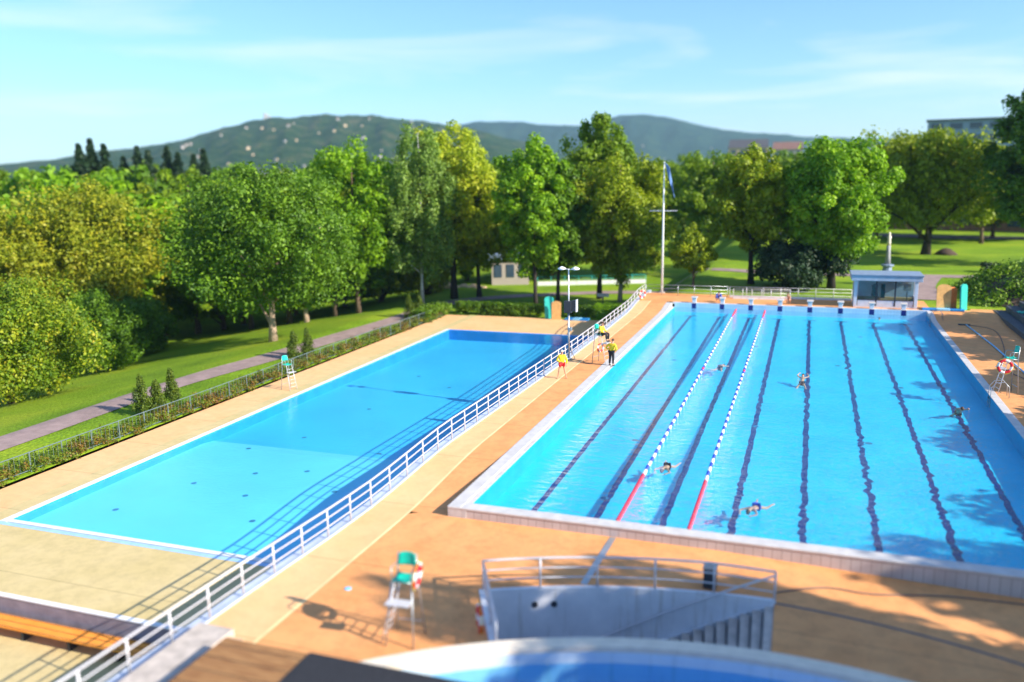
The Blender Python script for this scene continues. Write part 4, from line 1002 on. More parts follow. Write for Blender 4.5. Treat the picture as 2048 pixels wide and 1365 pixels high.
def tree_parts(root, h, rx_, base, leaf, bark, shape='round', n=130, per=85, size=.22, tr=.3, droop=0, lean=0):
    """trunk and limbs (one mesh) and the leafy crown (one mesh) of a tree of height h; base = height of lowest leaves"""
    rz_ = (h - base) / 2; zc = base + rz_; rcx = rx_ * 1.08
    C, RC = crown_points(rcx, rz_ / 1.1, zc, n, shape)
    if size < .35: per = int(per * 1.7); size *= .76
    me = leaf_mesh('crown', C, RC, per, size, LF[leaf], droop=droop)
    o = bpy.data.objects.new('crown', me); COL.objects.link(o); o.parent = root
    m_ = MB(); k = 7; pts = []; rr = []
    for i in range(k + 1):
        u = i / k; pts.append((lean * u * u + .12 * math.sin(u * 5 + h) * tr * 3, .10 * math.sin(u * 4 + rx_) * tr * 3, h * .86 * u)); rr.append(tr * (1.0 - .82 * u) * (1.35 if i == 0 else 1))
    m_.tube(pts, rr, 9)
    idx = sorted(range(len(C)), key=lambda i: C[i][2])
    for j in range(11):
        i = idx[int((j + .5) / 11 * len(idx) * .8)]; p = Vector(C[i]); z0 = max(base * .55, min(h * .7, p.z - (p.xy.length) * .75)); u = z0 / (h * .86)
        a = Vector((lean * u * u, 0, z0)); mid = a.lerp(p, .5) + Vector((0, 0, .06 * p.xy.length)); r0 = tr * (1 - .8 * u) * .5
        m_.tube([a, mid, p], [r0, r0 * .6, r0 * .2], 6)
    m_.build('trunk', M[bark], root, smooth=True)
def tree(label, x, y, z, h, rx_, base, leaf, bark='bark', name='tree', cat='tree', group=None, **k):
    t = thing(name, label, cat, (x, y, z - .1), group=group); tree_parts(t, h, rx_, base, leaf, bark, **k); return t

tree('bushy yellow green tree at the left edge, leaves reaching down to the lawn', -49.6, 22.2, -5.6, 10.6, 6.2, .2, 'bushy', n=230, per=130, size=.17)
tree('dark green bushy tree right behind the yellow green one at the left', -54.5, 37.0, -6.4, 8.2, 4.8, .2, 'linden', n=130, per=110, size=.2)
tree('small dark shrubby tree in the shade at the lawn edge, left', -60, 47, -7.3, 7.5, 4.2, .2, 'dark', n=110, per=100, size=.2)
tree('large round ochre tinged tree towering over the left bushes', -68.0, 48.9, -7.8, 21.3, 9.0, 2.0, 'ochre', n=260, per=100, size=.28, lob=0) if False else tree('large round ochre tinged tree towering over the left bushes', -68.0, 48.9, -7.8, 21.3, 9.0, 2.0, 'ochre', n=260, per=100, size=.26)
tree('ochre green tree cut by the left edge of the picture', -70.6, 38.5, -7.8, 18.4, 6.2, 1.5, 'ochre', n=170, per=95, size=.26)
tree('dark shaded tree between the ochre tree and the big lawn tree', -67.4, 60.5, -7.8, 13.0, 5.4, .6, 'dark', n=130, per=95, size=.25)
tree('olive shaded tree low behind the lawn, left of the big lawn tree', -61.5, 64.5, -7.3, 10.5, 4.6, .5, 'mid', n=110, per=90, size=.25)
tree('big broad dark green tree standing alone on the left lawn', -38.4, 42.5, -3.72, 17.6, 7.9, 2.7, 'linden', 'bark_pale', n=300, per=110, size=.22, tr=.36, shape='spread')
tree('green tree with a short pale trunk behind the big lawn tree', -45.6, 59.5, -5.0, 14.9, 4.6, 2.0, 'linden', 'bark_pale', n=130, per=90, size=.25)
tree('bright green maple right of the big lawn tree, thin trunk on the lawn', -39.6, 61.5, -3.95, 21.2, 6.3, 2.4, 'maple', n=210, per=95, size=.28, shape='maple')
tree('bright green maple deeper in the wood behind the other maple', -54.4, 81.0, -6.5, 22.8, 6.0, 2.4, 'maple', n=150, per=85, size=.32, shape='maple')
tree('tall slim birch with grey green hanging leaves and pale trunk', -31.7, 63.2, -2.96, 23.4, 4.1, 1.8, 'birch', 'bark_birch', name='birch_tree', n=190, per=110, size=.2, shape='tall', droop=1.6, tr=.2)
tree('tall yellow green tree with a dark trunk beside the birch', -30.3, 69.6, -2.95, 22.6, 6.0, 3.4, 'yellow', 'bark_dark', n=240, per=95, size=.27, shape='tall', tr=.42)
tree('green leafy understorey of the yellow tree, lower and darker', -27.8, 71.6, -2.95, 15.5, 4.0, 3.0, 'olive', 'bark_dark', n=110, per=85, size=.27)
tree('dark green maple with a bright sunlit top in the middle, twin trunks left one', -17.5, 62.6, -2.95, 20.8, 4.1, 3.0, 'maple', 'bark_dark', n=190, per=90, size=.27, tr=.24, shape='maple')
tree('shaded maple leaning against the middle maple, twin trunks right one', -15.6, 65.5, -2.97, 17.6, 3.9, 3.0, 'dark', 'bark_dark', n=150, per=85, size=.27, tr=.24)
tree('tallest tree in the middle, dark green feathery top left of the flagpole', -12.6, 73.6, -2.97, 23.6, 4.6, 5.0, 'mid', 'bark_dark', n=190, per=90, size=.26, shape='tall', droop=.8)
tree('olive green tree with a light trunk just left of the flagpole', -9.1, 68.7, -2.96, 18.8, 5.4, 2.4, 'olive', 'bark_pale', n=220, per=95, size=.25, droop=.7, tr=.26)
tree('small olive tree with low branches right of the flagpole', .2, 61.0, .42, 6.8, 2.4, 1.2, 'olive', n=80, per=75, size=.18, tr=.14)
tree('round topped green tree on the lawn in the middle right', 5.7, 65.2, .42, 15.2, 4.0, 2.6, 'olive', 'bark_dark', n=160, per=90, size=.25, tr=.3)
tree('green tree behind the lawn between the flagpole and the round topped tree', -2.1, 97.7, -.3, 16.4, 5.0, 2.4, 'mid', n=140, per=80, size=.3)
tree('large dark maple left of the booth with a sunlit top', 13.8, 63.6, .42, 16.4, 5.1, 2.0, 'maple', 'bark_dark', n=230, per=95, size=.26, tr=.36, shape='maple')
tree('dark leaved low tree at the foot of the large maple left of the booth', 10.6, 63.2, .4, 5.2, 4.4, .1, 'conifer', 'bark_dark', n=110, per=100, size=.2)
tree('dark low branched tree behind the pavilion trees, middle', -24.5, 92, -2.95, 13, 6.5, .4, 'dark', n=120, per=70, size=.34)
tree('dark low branched tree behind the middle maples', -14.5, 97, -2.95, 13, 6.5, .4, 'dark', n=120, per=70, size=.34)
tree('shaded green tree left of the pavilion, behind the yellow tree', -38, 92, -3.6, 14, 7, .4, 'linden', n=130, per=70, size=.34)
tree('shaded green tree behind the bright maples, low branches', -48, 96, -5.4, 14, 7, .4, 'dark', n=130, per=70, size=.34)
tree('loose shrub with yellowish leaves under the bright maple', -43.5, 75, -4.6, 5.2, 4.2, .1, 'bushy', name='shrub', cat='shrub', n=70, per=70, size=.2)
tree('loose shrub with yellowish leaves between the maple and the birch', -37.5, 76, -3.6, 4.4, 3.6, .1, 'ochre', name='shrub', cat='shrub', n=60, per=70, size=.2)
tree('broad yellow green tree alone on the bright lawn at the right', 26.9, 103.0, .44, 18.2, 8.6, 3.6, 'olive', 'bark_dark', n=250, per=90, size=.33, shape='spread', tr=.55)
tree('tall dark tree cut by the right edge of the picture', 38.0, 90.0, .44, 23.6, 6.2, 3.0, 'dark', 'bark_dark', n=200, per=85, size=.33, tr=.4)
tree('medium olive tree behind the broad lawn tree, right', 37.0, 124, .44, 14.5, 6.2, 3.0, 'olive', n=130, per=75, size=.38)
tree('medium green tree behind the lawn right of the dark maple', 22.5, 138, .44, 14.0, 6.5, 2.0, 'mid', n=130, per=75, size=.38)
# trees beyond the right edge whose shade falls over the deck
SH = 'tall park trees standing right of the pools'
shade = [(34.5, -12.0, 19.6, 2.5), (33, -9.2, 16.6, 3.0), (31, -10.2, 12.5, 4.2), (45, -25, 15, 5.5), (46, -4, 17, 5.6), (35, -35, 16, 6.5), (30, -21, 9.5, 4.6), (29, -13.5, 10.5, 4.0), (36, 4, 9, 4.0), (37, 14, 9.4, 4.4), (36, 24, 8.6, 4.0), (38, 34, 9.6, 4.4), (36, 44, 9.4, 4.2)]
st = thing('tree', 'tall green park tree right of the pools, outside the picture', 'tree', (34, -13, 0), group=SH); tree_parts(st, 25, 6.5, 5, 'mid', 'bark', n=190, per=60, size=.42, tr=.35)
for i, (x, y, h, r_) in enumerate(shade):
    if i == 0: st.location = (x, y, 0); st.scale = (r_ / 6.5, r_ / 6.5, h / 25)
    else: copy_tree(st, None, (x, y, 0), i * 1.3, (r_ / 6.5, r_ / 6.5, h / 25))

# thujas in little groups along the fence
def thuja(label, x, y, h, r_, group='slim thuja shrubs along the fence'):
    t = thing('thuja', label, 'shrub', (x, y, LW - .05), group=group); C = []; 
    for k in range(60):
        z = random.uniform(.1, 1) ; rr = r_ * (math.sin(PI * min(1, z * .75 + .28)) ** .7) * random.uniform(.3, .95); a = random.random() * 6.28; C.append((rr * math.cos(a), rr * math.sin(a), z * h - .1))
    o = bpy.data.objects.new('foliage', leaf_mesh('foliage', C, r_ * .35, 60, .055, LF['thuja'], flat=1.9, up=.1)); COL.objects.link(o); o.parent = t
    MB().tube([(0, 0, 0), (0, 0, h * .6)], [.05, .02], 6).build('stem', M['bark'], t)
thuja('leftmost and tallest of the three slim thujas by the near fence', -29.3, 14.9, 2.6, .6); thuja('middle, shorter one of the three slim thujas by the near fence', -28.9, 15.8, 2.1, .55); thuja('rightmost of the three slim thujas by the near fence', -28.7, 17.0, 2.6, .55)
thuja('left one of the thuja pair beside the distant lifeguard chair', -29.5, 32.7, 2.35, .62); thuja('right one of the thuja pair beside the distant lifeguard chair', -28.8, 33.7, 2.4, .60)
thuja('left one of the far thuja pair where the fence ends', -29.4, 54.7, 2.5, .6); thuja('right one of the far thuja pair where the fence ends', -28.6, 55.6, 2.3, .6)

def scatter(name, pts, rc, per, size, leaf, **k):
    return leaf_mesh(name, pts, rc, per, size, LF[leaf], **k)
pts = []; 
for y in np.arange(-12, 57, .30):
    for _ in range(3):
        x = fx(float(y)) + random.choice([-1, -1, -1, 1]) * random.uniform(.05, 1.4 if random.random() < .8 else .4)
        if x > fx(float(y)) + .45: x = fx(float(y)) + .3
        pts.append((x, float(y) + random.uniform(-.3, .3), LW + random.uniform(.02, .62)))
o = bpy.data.objects.new('bank_undergrowth', scatter('bank_undergrowth', pts, .34, 55, .06, 'bank', flat=.7, up=.6)); COL.objects.link(o)
tag(o, 'reddish and green undergrowth along the foot of the fence', 'undergrowth', kind='stuff')
def hedge(label, x0, x1, y0, y1, z, h, leaf, n, size=.09, name='hedge', dome=False, per=70, rc=.4):
    P = []
    for _ in range(n):
        u, v, w = random.random(), random.random(), random.random()
        if dome:
            hh = h * max(.05, 1 - (2 * u - 1) ** 4) * max(.05, 1 - (2 * v - 1) ** 2) ** .6; w = random.uniform(.75, 1)
        else:
            hh = h; k = random.random(); 
            if k < .45: w = random.uniform(.85, 1)
            elif k < .8: v = random.choice([0.02, .98])
        P.append((x0 + (x1 - x0) * u, y0 + (y1 - y0) * v, z + hh * w))
    o = bpy.data.objects.new(name, leaf_mesh(name, P, rc, per, size, LF[leaf])); COL.objects.link(o); tag(o, label, 'hedge'); return o
hedge('long dark clipped hedge behind the far deck of the shallow pool', -25.4, -14.9, 58.3, 59.4, LW, 1.15, 'dark', 190)
hedge('dark hedge stretch right of the foam boards beyond the shallow pool', -12.8, -9.9, 59.0, 60.0, LW, 1.1, 'dark', 70)
hedge('short bright green hedge next to the railing beyond the shallow pool', -9.6, -5.2, 58.6, 60.4, LW, 1.35, 'maple', 90)
hedge('bright green hedge at the far end of the fence', -28.3, -25.9, 52.5, 58.2, LW, 1.1, 'hedge', 100)
b_ = hedge('huge dark hedge bank at the right, above the dark steps', 25.5, 50, 53.5, 68, .35, 3.6, 'hedge', 420, .15, 'hedge_bank', True, 70, .9)
hedge('dark clipped round shrub bed far on the right lawn', 30.4, 32.3, 81, 82.6, .4, .9, 'conifer', 16, .12)
b = MB(); n = 16
for i in range(n + 1):
    for j in range(n + 1):
        u, v = i / n, j / n; b.v.append((25.7 + 24 * u, 53.6 + 14.2 * v, .2 + 3.3 * max(0, 1 - (2 * u - 1) ** 4) * max(0, 1 - (2 * v - 1) ** 2) ** .6))
b.f = [(i * (n + 1) + j, (i + 1) * (n + 1) + j, (i + 1) * (n + 1) + j + 1, i * (n + 1) + j + 1) for i in range(n) for j in range(n)]
b.build('bank_soil', M['soil'], kind='structure', smooth=True)
b = MB().lathe([(1.6, 0), (1.1, .45), (.5, .85), (.1, .95)], 18); o = b.build('mound', M['soil'], kind='structure', smooth=True); o.location = (29.4, 103.6, .4)

# dark steps at the right
t = thing('bleachers', 'dark terraced steps rising at the right edge of the deck', 'terrace steps', (26.2, 0, .08))
for k in range(9): MB().box(k * .9, k * .9 + .88, -2, 51.6 - k * .1, 0, .42 * (k + 1)).build('step', M['soil'] if 0 else M['stonedark'] if 'stonedark' in M else M['roofdark'], t, bevel=.02)
for (u, v, w, l) in [(1, 47.2, 'teal', 'small green towel lying on the dark steps'), (2, 42.5, 'bluecloth', 'small blue bag lying on the dark steps')]:
    b = MB(); n = 7
    for i in range(n + 1):
        for j in range(n + 1): b.v.append((.55 * i / n, .9 * j / n, .05 + .05 * math.sin(i * 1.7) * math.cos(j * 1.3)))
    b.f = [(i * (n + 1) + j, (i + 1) * (n + 1) + j, (i + 1) * (n + 1) + j + 1, i * (n + 1) + j + 1) for i in range(n) for j in range(n)]
    o = b.build('towel' if u == 1 else 'bag', M[w], smooth=True, label=l, cat='towel' if u == 1 else 'bag'); o.location = (26.3 + u * .9, v, .1 + .42 * (u + 1)); o.modifiers.new('s', 'SOLIDIFY').thickness = .04

# ------------------------------------------------------------------ the wood beyond the lawn
protos = {}
def proto(kind, leaf, h, r_, base, n, per, size, **k):
    t = thing('tree', '', 'tree', (0, 0, 0)); tree_parts(t, h, r_, base, leaf, 'bark', n=n, per=per, size=size, **k); protos[kind] = [t, False, h]
proto('bright', 'maple', 22, 7, 2.5, 120, 60, .5); proto('mid', 'mid', 22, 7, 2.5, 120, 60, .5); proto('yellowish', 'olive', 22, 7.5, 2.5, 120, 60, .5); proto('darkgreen', 'linden', 22, 6.5, 2.5, 120, 60, .5)
cam = Vector((11.46339342, -27.72959836, 12.10241282))
DESC = {'bright': 'bright green tree, one of many in the wood beyond the park', 'mid': 'mid green tree, one of many in the wood beyond the park', 'yellowish': 'yellowish green tree, one of many in the wood beyond the park', 'darkgreen': 'deep green tree, one of many in the wood beyond the park'}
def place(kind, x, y, z, h, rs, rz, label, group='trees of the wood beyond the park'):
    p = protos[kind]; sc = (rs, rs, h / p[2])
    if not p[1]: p[1] = True; o = p[0]; o.location = (x, y, z); o.rotation_euler = (0, 0, rz); o.scale = sc; o['label'] = label; o['group'] = group; o['category'] = 'tree'; return o
    return copy_tree(p[0], label, (x, y, z), rz, sc)
rw = random.Random(5)
rows = [(108, -38, -30, 2.9, 17.5), (122, -51, -28, 3.2, 21), (142, -51, -26, 3.0, 22.5), (165, -51, -21, 2.8, 23.5), (195, -51, -14, 2.6, 24.5), (235, -51, -9, 2.5, 25.5)]
for D, a0, a1, st_, h in rows:
    a = a0 + rw.random() * 2
    while a < a1:
        d = D * rw.uniform(.94, 1.06); x = cam.x + d * math.sin(R(a)); y = cam.y + d * math.cos(R(a)); k = rw.choice(['bright', 'bright', 'mid', 'yellowish', 'darkgreen', 'mid'])
        z = terr_s(x, y) - .2; hh = h * rw.uniform(.90, 1.05) + (min(0, -7.7 - z) if z > -7 else 0) * 1.0
        if z > -5: hh = h - (z + 7.7) - 1
        place(k, x, y, z, hh, rw.uniform(.85, 1.15), rw.random() * 6, DESC[k]); a += st_ * rw.uniform(.85, 1.2)
for D, a0, a1, st_, top in [(165, -12, 14, 3.6, 15.2), (205, -14, 16, 3.2, 17.2), (250, -14, 16, 3.0, 19)]:
    a = a0
    while a < a1:
        d = D * rw.uniform(.95, 1.05); x = cam.x + d * math.sin(R(a)); y = cam.y + d * math.cos(R(a)); k = rw.choice(['mid', 'darkgreen', 'yellowish', 'mid']); z = terr_s(x, y) - .2
        place(k, x, y, z, top * rw.uniform(.9, 1.04) - z * 1., rw.uniform(.8, 1.1), rw.random() * 6, DESC[k]); a += st_ * rw.uniform(.85, 1.2)
def conifer_proto():
    t = thing('conifer', 'dark conifer, one of the group rising above the wood at the left', 'conifer', group='dark conifers above the wood'); C = []; RC = []
    for k in range(420):
        z = random.uniform(.3, 1); r_ = 8.5 * (1 - z) * (.75 + .25 * math.sin(z * 70)) * random.uniform(.2, 1) + .05; a = random.random() * 6.28; C.append((r_ * math.cos(a), r_ * math.sin(a), z * 29)); RC.append(.62 - .35 * z)
    o = bpy.data.objects.new('crown', leaf_mesh('crown', C, RC, 26, .26, LF['conifer'], up=.1)); COL.objects.link(o); o.parent = t
    MB().tube([(0, 0, 0), (0, 0, 28)], [.4, .05], 7).build('trunk', M['bark_dark'], t); return t
cf = conifer_proto(); first = True
for a, D, h in [(-45.75, 205, 28.6), (-45.1, 208, 29.8), (-44.4, 206, 28.6), (-43.4, 215, 26.2), (-42.6, 212, 28.4), (-42.0, 210, 27.4), (-40.9, 215, 28.5), (-40.3, 212, 27), (-39.4, 215, 26.6), (-38.8, 218, 28)]:
    x = cam.x + D * math.sin(R(a)); y = cam.y + D * math.cos(R(a)); l = (x, y, terr_s(x, y))
    if first: cf.location = l; cf.scale = (1.25, 1.25, (h - .9) / 29); first = False
    else: copy_tree(cf, None, l, a, (1.25, 1.25, (h - .9) / 29))

# ------------------------------------------------------------------ buildings between and behind the trees
def block_building(label, x, y, z, rz, w, d, h, floors, cols, wallm, roofm, pitched=False, cat='building', group=None, name='building'):
    t = thing(name, label, cat, (x, y, z), rz, group)
    MB().box(-w / 2, w / 2, 0, d, 0, h).build('wall', M[wallm], t)
    if pitched: MB().add([(-w / 2 - .4, -.4, h), (w / 2 + .4, -.4, h), (w / 2 + .4, d + .4, h), (-w / 2 - .4, d + .4, h), (-w / 2, d / 2, h + d * .35), (w / 2, d / 2, h + d * .35)], [(0, 1, 5, 4), (2, 3, 4, 5), (0, 4, 3), (1, 2, 5), (0, 3, 2, 1)]).build('roof', M[roofm], t)
    else: MB().box(-w / 2 - .5, w / 2 + .5, -.5, d + .5, h + .003, h + .6).build('roof', M[roofm], t)
    fh = h / floors; cw = w / cols
    for f in range(floors):
        for c in range(cols): MB().box(-w / 2 + cw * (c + .18), -w / 2 + cw * (c + .82), -.06, .05, fh * (f + .3), fh * (f + .8)).build('window', M['window'], t)
    return t
def az(a, D): return cam.x + D * math.sin(R(a)), cam.y + D * math.cos(R(a))
x, y = az(9.3, 320); block_building('modern flat roofed block behind the trees at the upper right', x, y, -3, R(-9), 34, 14, 30.6, 8, 6, 'booth_grey', 'roofdark')
x, y = az(-1.6, 420); block_building('low building with a reddish roof above the trees, middle right', x, y, -3, R(2), 13, 10, 25.2, 6, 4, 'housew', 'roofred', True)
x, y = az(-4.0, 430); block_building('dark roofed building beside the reddish roofed one', x, y, -3, R(2), 18, 12, 26.5, 6, 4, 'housey', 'roofdark', True)
block_building('white pavilion half hidden behind the trees beyond the shallow pool', -28.0, 84, -2.95, R(20), 5.2, 4, 3.6, 1, 3, 'housew', 'booth_grey')
x, y = 30, 158; block_building('low red brick building in the shade behind the right lawn', x, y, .4, R(-12), 30, 10, 7.5, 2, 8, 'brick', 'roofdark', True)
x, y = 54, 150; block_building('long low brick wing at the far right behind the lawn', x, y, .4, R(-25), 26, 10, 6.5, 2, 7, 'brick', 'roofdark', True)
straight_rail('court_fence', 'teal green court fence far behind the trees in the middle', [(-24, 84, LW), (-10, 90, LW)], 1.2, (1.2, .8, .4), 2., .55, M['tealboard'], .04)['category'] = 'fence'
hb = 'houses on the far hillside'
stone_label = 'rocks'
b = MB()
for i in range(9):
    t = random.random(); b2 = MB(); r_ = random.uniform(.5, 1.0); n = 8
    b2.lathe([(r_, 0), (r_ * random.uniform(.8, 1.05), r_ * .35), (r_ * .6, r_ * .7), (r_ * .15, r_ * .85)], n)
    b2.v = [(x_ * random.uniform(.85, 1.15), y_ * random.uniform(.85, 1.15), z_) for x_, y_, z_ in b2.v]
    o = b2.build('rock', M['conc_tan'], label='pale boulder in the row left of the white pavilion', cat='rock', group='boulders left of the pavilion'); o.location = (-37 + i * .75 + random.random() * .4, 80 + random.random() * 1.2, G(-35, 80) - .1)

# ------------------------------------------------------------------ hills
def hill_mat(name, c, c2, c3, sc):
    m, nt, N, L, B = newmat(name); tc = N.new('ShaderNodeTexCoord')
    n = N.new('ShaderNodeTexNoise'); n.inputs['Scale'].default_value = sc; n.inputs['Detail'].default_value = 12; n.inputs['Roughness'].default_value = .72; L.new(tc.outputs['Object'], n.inputs['Vector'])
    r = ramp(N, [(.35, c), (.52, c2), (.66, c3)]); L.new(n.outputs['Fac'], r.inputs['Fac']); L.new(r.outputs['Color'], B.inputs['Base Color']); B.inputs['Roughness'].default_value = 1; B.inputs['Specular IOR Level'].default_value = 0
    bp = N.new('ShaderNodeBump'); bp.inputs['Distance'].default_value = 60; bp.inputs['Strength'].default_value = 1; L.new(n.outputs['Fac'], bp.inputs['Height']); L.new(bp.outputs['Normal'], B.inputs['Normal']); return m
M['hillA'] = hill_mat('forest_hill_near', (.010, .036, .012), (.038, .085, .02), (.17, .14, .07), .015)
M['hillB'] = hill_mat('forest_hill_far', (.010, .028, .02), (.02, .05, .03), (.04, .07, .035), .005)
LEFT = [(-62, 30), (-54.54, 50.1), (-47.29, 89.0), (-44.6, 114.3), (-40.97, 137.2), (-38.91, 167.4), (-35.88, 213.6), (-34.05, 224.1), (-31.25, 232.8), (-29.42, 234.4), (-26.87, 221.5), (-23.9, 202.5), (-21.3, 175.9), (-18.35, 132.4), (-16.05, 94.4), (-10, 50), (0, 20)]
FAR = [(-40, 150), (-30, 240), (-24.89, 282.0), (-21.28, 333.2), (-19.65, 331.1), (-15.06, 295.3), (-13.44, 329.7), (-11.73, 354.9), (-10.41, 354.8), (-8.63, 325.0), (-5.6, 255.6), (-2.77, 229.0), (-0.38, 206.2), (2.58, 190.2), (6.17, 182.8), (11.24, 167.4), (17.04, 124.8), (30, 90)]
def interp(T, a):
    for (x0, y0), (x1, y1) in zip(T, T[1:]):
        if a <= x1: return y0 + (y1 - y0) * (a - x0) / (x1 - x0)
    return T[-1][1]
def hill(name, T, D0, D1, D2, m, seed):
    rr = random.Random(seed); p = [rr.random() * 6 for _ in range(8)]
    def hz(a, t):
        h = interp(T, a); base = h * (math.sin(min(t, 1) * PI / 2) ** 1.15 if t <= 1 else 1 - .7 * (t - 1) ** 1.5)
        nz = (math.sin(a * 1.9 + t * 5 + p[0]) + .6 * math.sin(a * 4.1 - t * 9 + p[1]) + .4 * math.sin(a * 9 + t * 17 + p[2])) * h * .035 * (1 - abs(t - .5) * 2 if t < 1 else 0)
        fine = math.sin(a * 37 + p[3]) * math.sin(a * 61 + t * 40) * 2.0
        return base + nz + fine - 6
    A = rngf(T[0][0], T[-1][0], .25); TT = rngf(0, 2, .07); b = MB()
    for a in A:
        for t in TT:
            D = D0 + (D1 - D0) * t if t < 1 else D1 + (D2 - D1) * (t - 1)
            x, y = az(a, D); b.v.append((x, y, hz(a, t)))
    n = len(TT); b.f = [(i * n + j, (i + 1) * n + j, (i + 1) * n + j + 1, i * n + j + 1) for i in range(len(A) - 1) for j in range(n - 1)]
    b.build(name, m, smooth=True, kind='structure'); return hz
hzA = hill('hill', LEFT, 1700, 3200, 4200, M['hillA'], 1)
hzB = hill('hill', FAR, 3600, 5200, 6800, M['hillB'], 3)
def house_proto(wm, rm, l):
    t = thing('house', l, 'house', group=hb); MB().box(-9, 9, -6, 6, -6, 9).build('wall', M[wm], t)
    MB().add([(-9.8, -6.8, 9), (9.8, -6.8, 9), (9.8, 6.8, 9), (-9.8, 6.8, 9), (-9.8, 0, 14), (9.8, 0, 14)], [(0, 1, 5, 4), (2, 3, 4, 5), (0, 4, 3), (1, 2, 5), (0, 3, 2, 1)]).build('roof', M[rm], t); return t
hp = [house_proto('housew', 'roofred', 'tiny white house with red roof on the far hillside'), house_proto('housey', 'roofdark', 'tiny ochre house with dark roof on the far hillside'), house_proto('housew', 'roofdark', 'tiny white house with dark roof on the far hillside')]
used = [False] * 3
for i in range(46):
    a = rw.uniform(-40, -22) if i % 6 else rw.uniform(-24, -4); t_ = min(.85, max(.12, rw.gauss(.38, .14)))
    if i % 6 == 0: hz_, D0, D1 = hzB, 3600, 5200; t_ *= .6
    else: hz_, D0, D1 = hzA, 1700, 3200
    D = D0 + (D1 - D0) * t_; x, y = az(a, D); k = rw.randrange(3); l = (x, y, hz_(a, t_) + 3); sc = rw.uniform(.26, .5)
    if not used[k]: used[k] = True; hp[k].location = l; hp[k].rotation_euler = (0, 0, rw.random() * 3); hp[k].scale = (sc,) * 3
    else: copy_tree(hp[k], None, l, rw.random() * 3, sc)
t = thing('ski_jump', 'pale ski jump tower with its sloping inrun on the left hill crest', 'ski jump'); x, y = az(-34.96, 3150)
z = hzA(-34.96, .97); dx = Vector((math.cos(R(-34.96)), -math.sin(R(-34.96)), 0)) 
b = MB(); p0 = Vector((x, y, z)); s_ = dx
b.tube([p0 + Vector((0, 0, -5)), p0 + Vector((0, 0, 26))], [5, 4], 8); b.build('tower', M['housew'], t)
b = MB(); b.tube([p0 + Vector((0, 0, 24)), p0 + s_ * 22 + Vector((0, 0, 6)), p0 + s_ * 50 + Vector((0, 0, -6)), p0 + s_ * 85 + Vector((0, 0, -18))], [4, 3.5, 4, 6], 8); b.build('inrun', M['housew'], t)

# ------------------------------------------------------------------ haze
b = MB(); b.box(-6200, 4200, -400, 7200, -14, 420)
hm = bpy.data.materials.new('haze_air'); hm.use_nodes = True; N = hm.node_tree.nodes; N.remove(N['Principled BSDF'])
pv = N.new('ShaderNodeVolumePrincipled'); pv.inputs['Color'].default_value = (.50, .76, 1, 1); pv.inputs['Density'].default_value = 7.5e-5; pv.inputs['Anisotropy'].default_value = .1
hm.node_tree.links.new(pv.outputs[0], N['Material Output'].inputs['Volume'])
b.build('haze', hm, kind='stuff')

# ------------------------------------------------------------------ sky and sun
EL, AZ = 28.5, 99.2
wd = bpy.data.worlds.new('World'); S.world = wd; wd.use_nodes = True; nt = wd.node_tree; N = nt.nodes; L = nt.links; bg = N['Background']
sky = N.new('ShaderNodeTexSky'); sky.sky_type = 'NISHITA'; sky.sun_disc = False; sky.sun_elevation = R(EL); sky.sun_rotation = R(AZ); sky.air_density = 1.0; sky.dust_density = .6; sky.ozone_density = 2.0
tc = N.new('ShaderNodeTexCoord'); sep = N.new('ShaderNodeSeparateXYZ'); L.new(tc.outputs['Generated'], sep.inputs[0])
mp = N.new('ShaderNodeMapping'); mp.inputs['Scale'].default_value = (1.6, 1.6, 11); mp.inputs['Rotation'].default_value = (R(3), R(-5), 0); L.new(tc.outputs['Generated'], mp.inputs['Vector'])
n1 = N.new('ShaderNodeTexNoise'); n1.inputs['Scale'].default_value = 1.6; n1.inputs['Detail'].default_value = 7; n1.inputs['Roughness'].default_value = .55; n1.inputs['Distortion'].default_value = .5; L.new(mp.outputs[0], n1.inputs['Vector'])
r1 = N.new('ShaderNodeMapRange'); r1.inputs['From Min'].default_value = .50; r1.inputs['From Max'].default_value = .70; L.new(n1.outputs['Fac'], r1.inputs['Value'])
# more cloud low on the right (x larger), thin elsewhere
mr = N.new('ShaderNodeMapRange'); mr.inputs['From Min'].default_value = -.45; mr.inputs['From Max'].default_value = .1; mr.inputs['To Min'].default_value = .65; mr.inputs['To Max'].default_value = 1; L.new(sep.outputs['X'], mr.inputs['Value'])
mz = N.new('ShaderNodeMapRange'); mz.inputs['From Min'].default_value = .02; mz.inputs['From Max'].default_value = .17; mz.inputs['To Min'].default_value = 1; mz.inputs['To Max'].default_value = .5; L.new(sep.outputs['Z'], mz.inputs['Value'])
def mth(op, a, b_):
    x = N.new('ShaderNodeMath'); x.operation = op; x.use_clamp = True
    for i, v in enumerate((a, b_)):
        if isinstance(v, (int, float)): x.inputs[i].default_value = v
        else: L.new(v, x.inputs[i])
    return x.outputs[0]
cl = mth('MULTIPLY', mth('MULTIPLY', r1.outputs[0], mr.outputs[0]), mz.outputs[0])
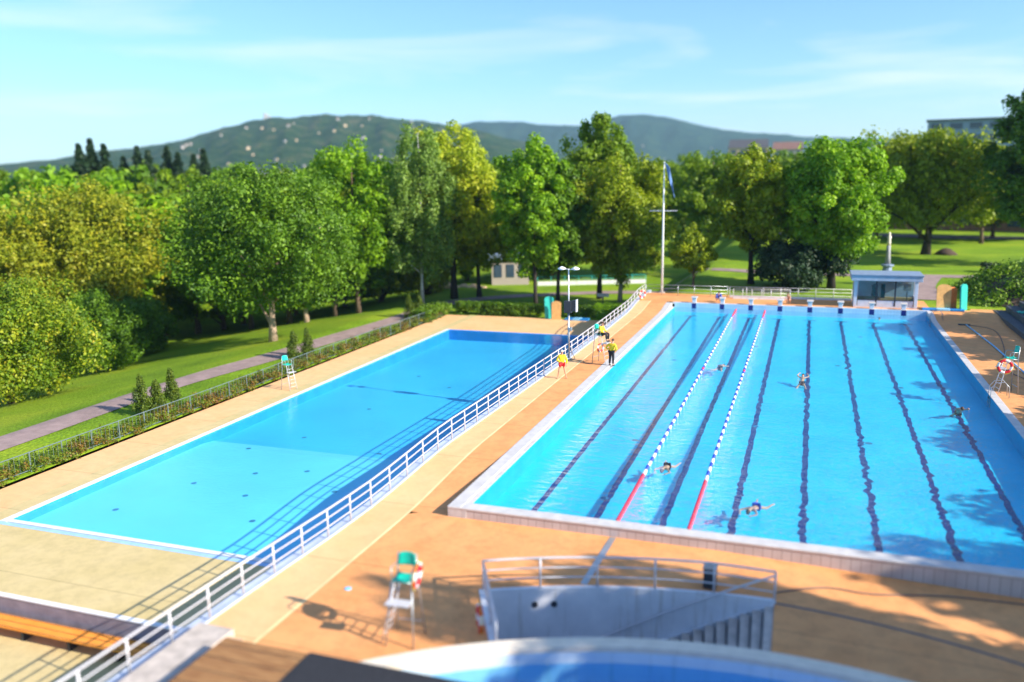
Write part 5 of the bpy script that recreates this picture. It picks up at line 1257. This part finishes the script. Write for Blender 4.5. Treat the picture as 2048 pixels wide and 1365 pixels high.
# a pale veil close to the horizon on the right
hzv = N.new('ShaderNodeMapRange'); hzv.inputs['From Min'].default_value = .10; hzv.inputs['From Max'].default_value = .0; L.new(sep.outputs['Z'], hzv.inputs['Value'])
cl2 = mth('ADD', cl, mth('MULTIPLY', mth('MULTIPLY', hzv.outputs[0], mr.outputs[0]), .5))
tint = N.new('ShaderNodeMix'); tint.data_type = 'RGBA'; tint.blend_type = 'MULTIPLY'; tint.inputs[0].default_value = 1; L.new(sky.outputs[0], tint.inputs[6]); tint.inputs[7].default_value = (.63, .87, 1.15, 1)
mx = N.new('ShaderNodeMix'); mx.data_type = 'RGBA'; L.new(mth('MULTIPLY', cl2, .8), mx.inputs[0]); L.new(tint.outputs[2], mx.inputs[6]); mx.inputs[7].default_value = (6.0, 5.9, 6.4, 1)
L.new(mx.outputs[2], bg.inputs['Color']); bg.inputs['Strength'].default_value = .112
sl = bpy.data.lights.new('sun', 'SUN'); sl.energy = 5.0; sl.angle = R(.5); sl.color = (1, .92, .80)
so = bpy.data.objects.new('sun', sl); COL.objects.link(so)
sd = Vector((math.sin(R(AZ)) * math.cos(R(EL)), math.cos(R(AZ)) * math.cos(R(EL)), math.sin(R(EL)))); so.rotation_euler = sd.to_track_quat('Z', 'Y').to_euler(); so.location = (30, -10, 60)

# ------------------------------------------------------------------ camera
cd = bpy.data.cameras.new('camera'); co = bpy.data.objects.new('camera', cd); COL.objects.link(co)
X_, Y_, F_ = Vector((0.94404898, 0.32946826, -0.01490598)), Vector((-0.04924807, 0.18551533, 0.98140649)), Vector((-0.32610757, 0.9257617, -0.19136123))
co.matrix_world = Matrix(((X_.x, Y_.x, -F_.x, cam.x), (X_.y, Y_.y, -F_.y, cam.y), (X_.z, Y_.z, -F_.z, cam.z), (0, 0, 0, 1)))
cd.sensor_width = 36; cd.lens = 1694.78 / 2048 * 36; cd.clip_end = 20000; cd.clip_start = .1
cd.dof.use_dof = True; cd.dof.focus_distance = 47; cd.dof.aperture_fstop = .0298 / .24
S.camera = co
S.view_settings.view_transform = 'Standard'; S.view_settings.look = 'None'; S.view_settings.gamma = 1; S.view_settings.exposure = .92
S.cycles.max_bounces = 8; S.cycles.transparent_max_bounces = 16; S.cycles.volume_bounces = 1; S.cycles.use_denoising = True
S.cycles.caustics_reflective = False; S.cycles.caustics_refractive = False
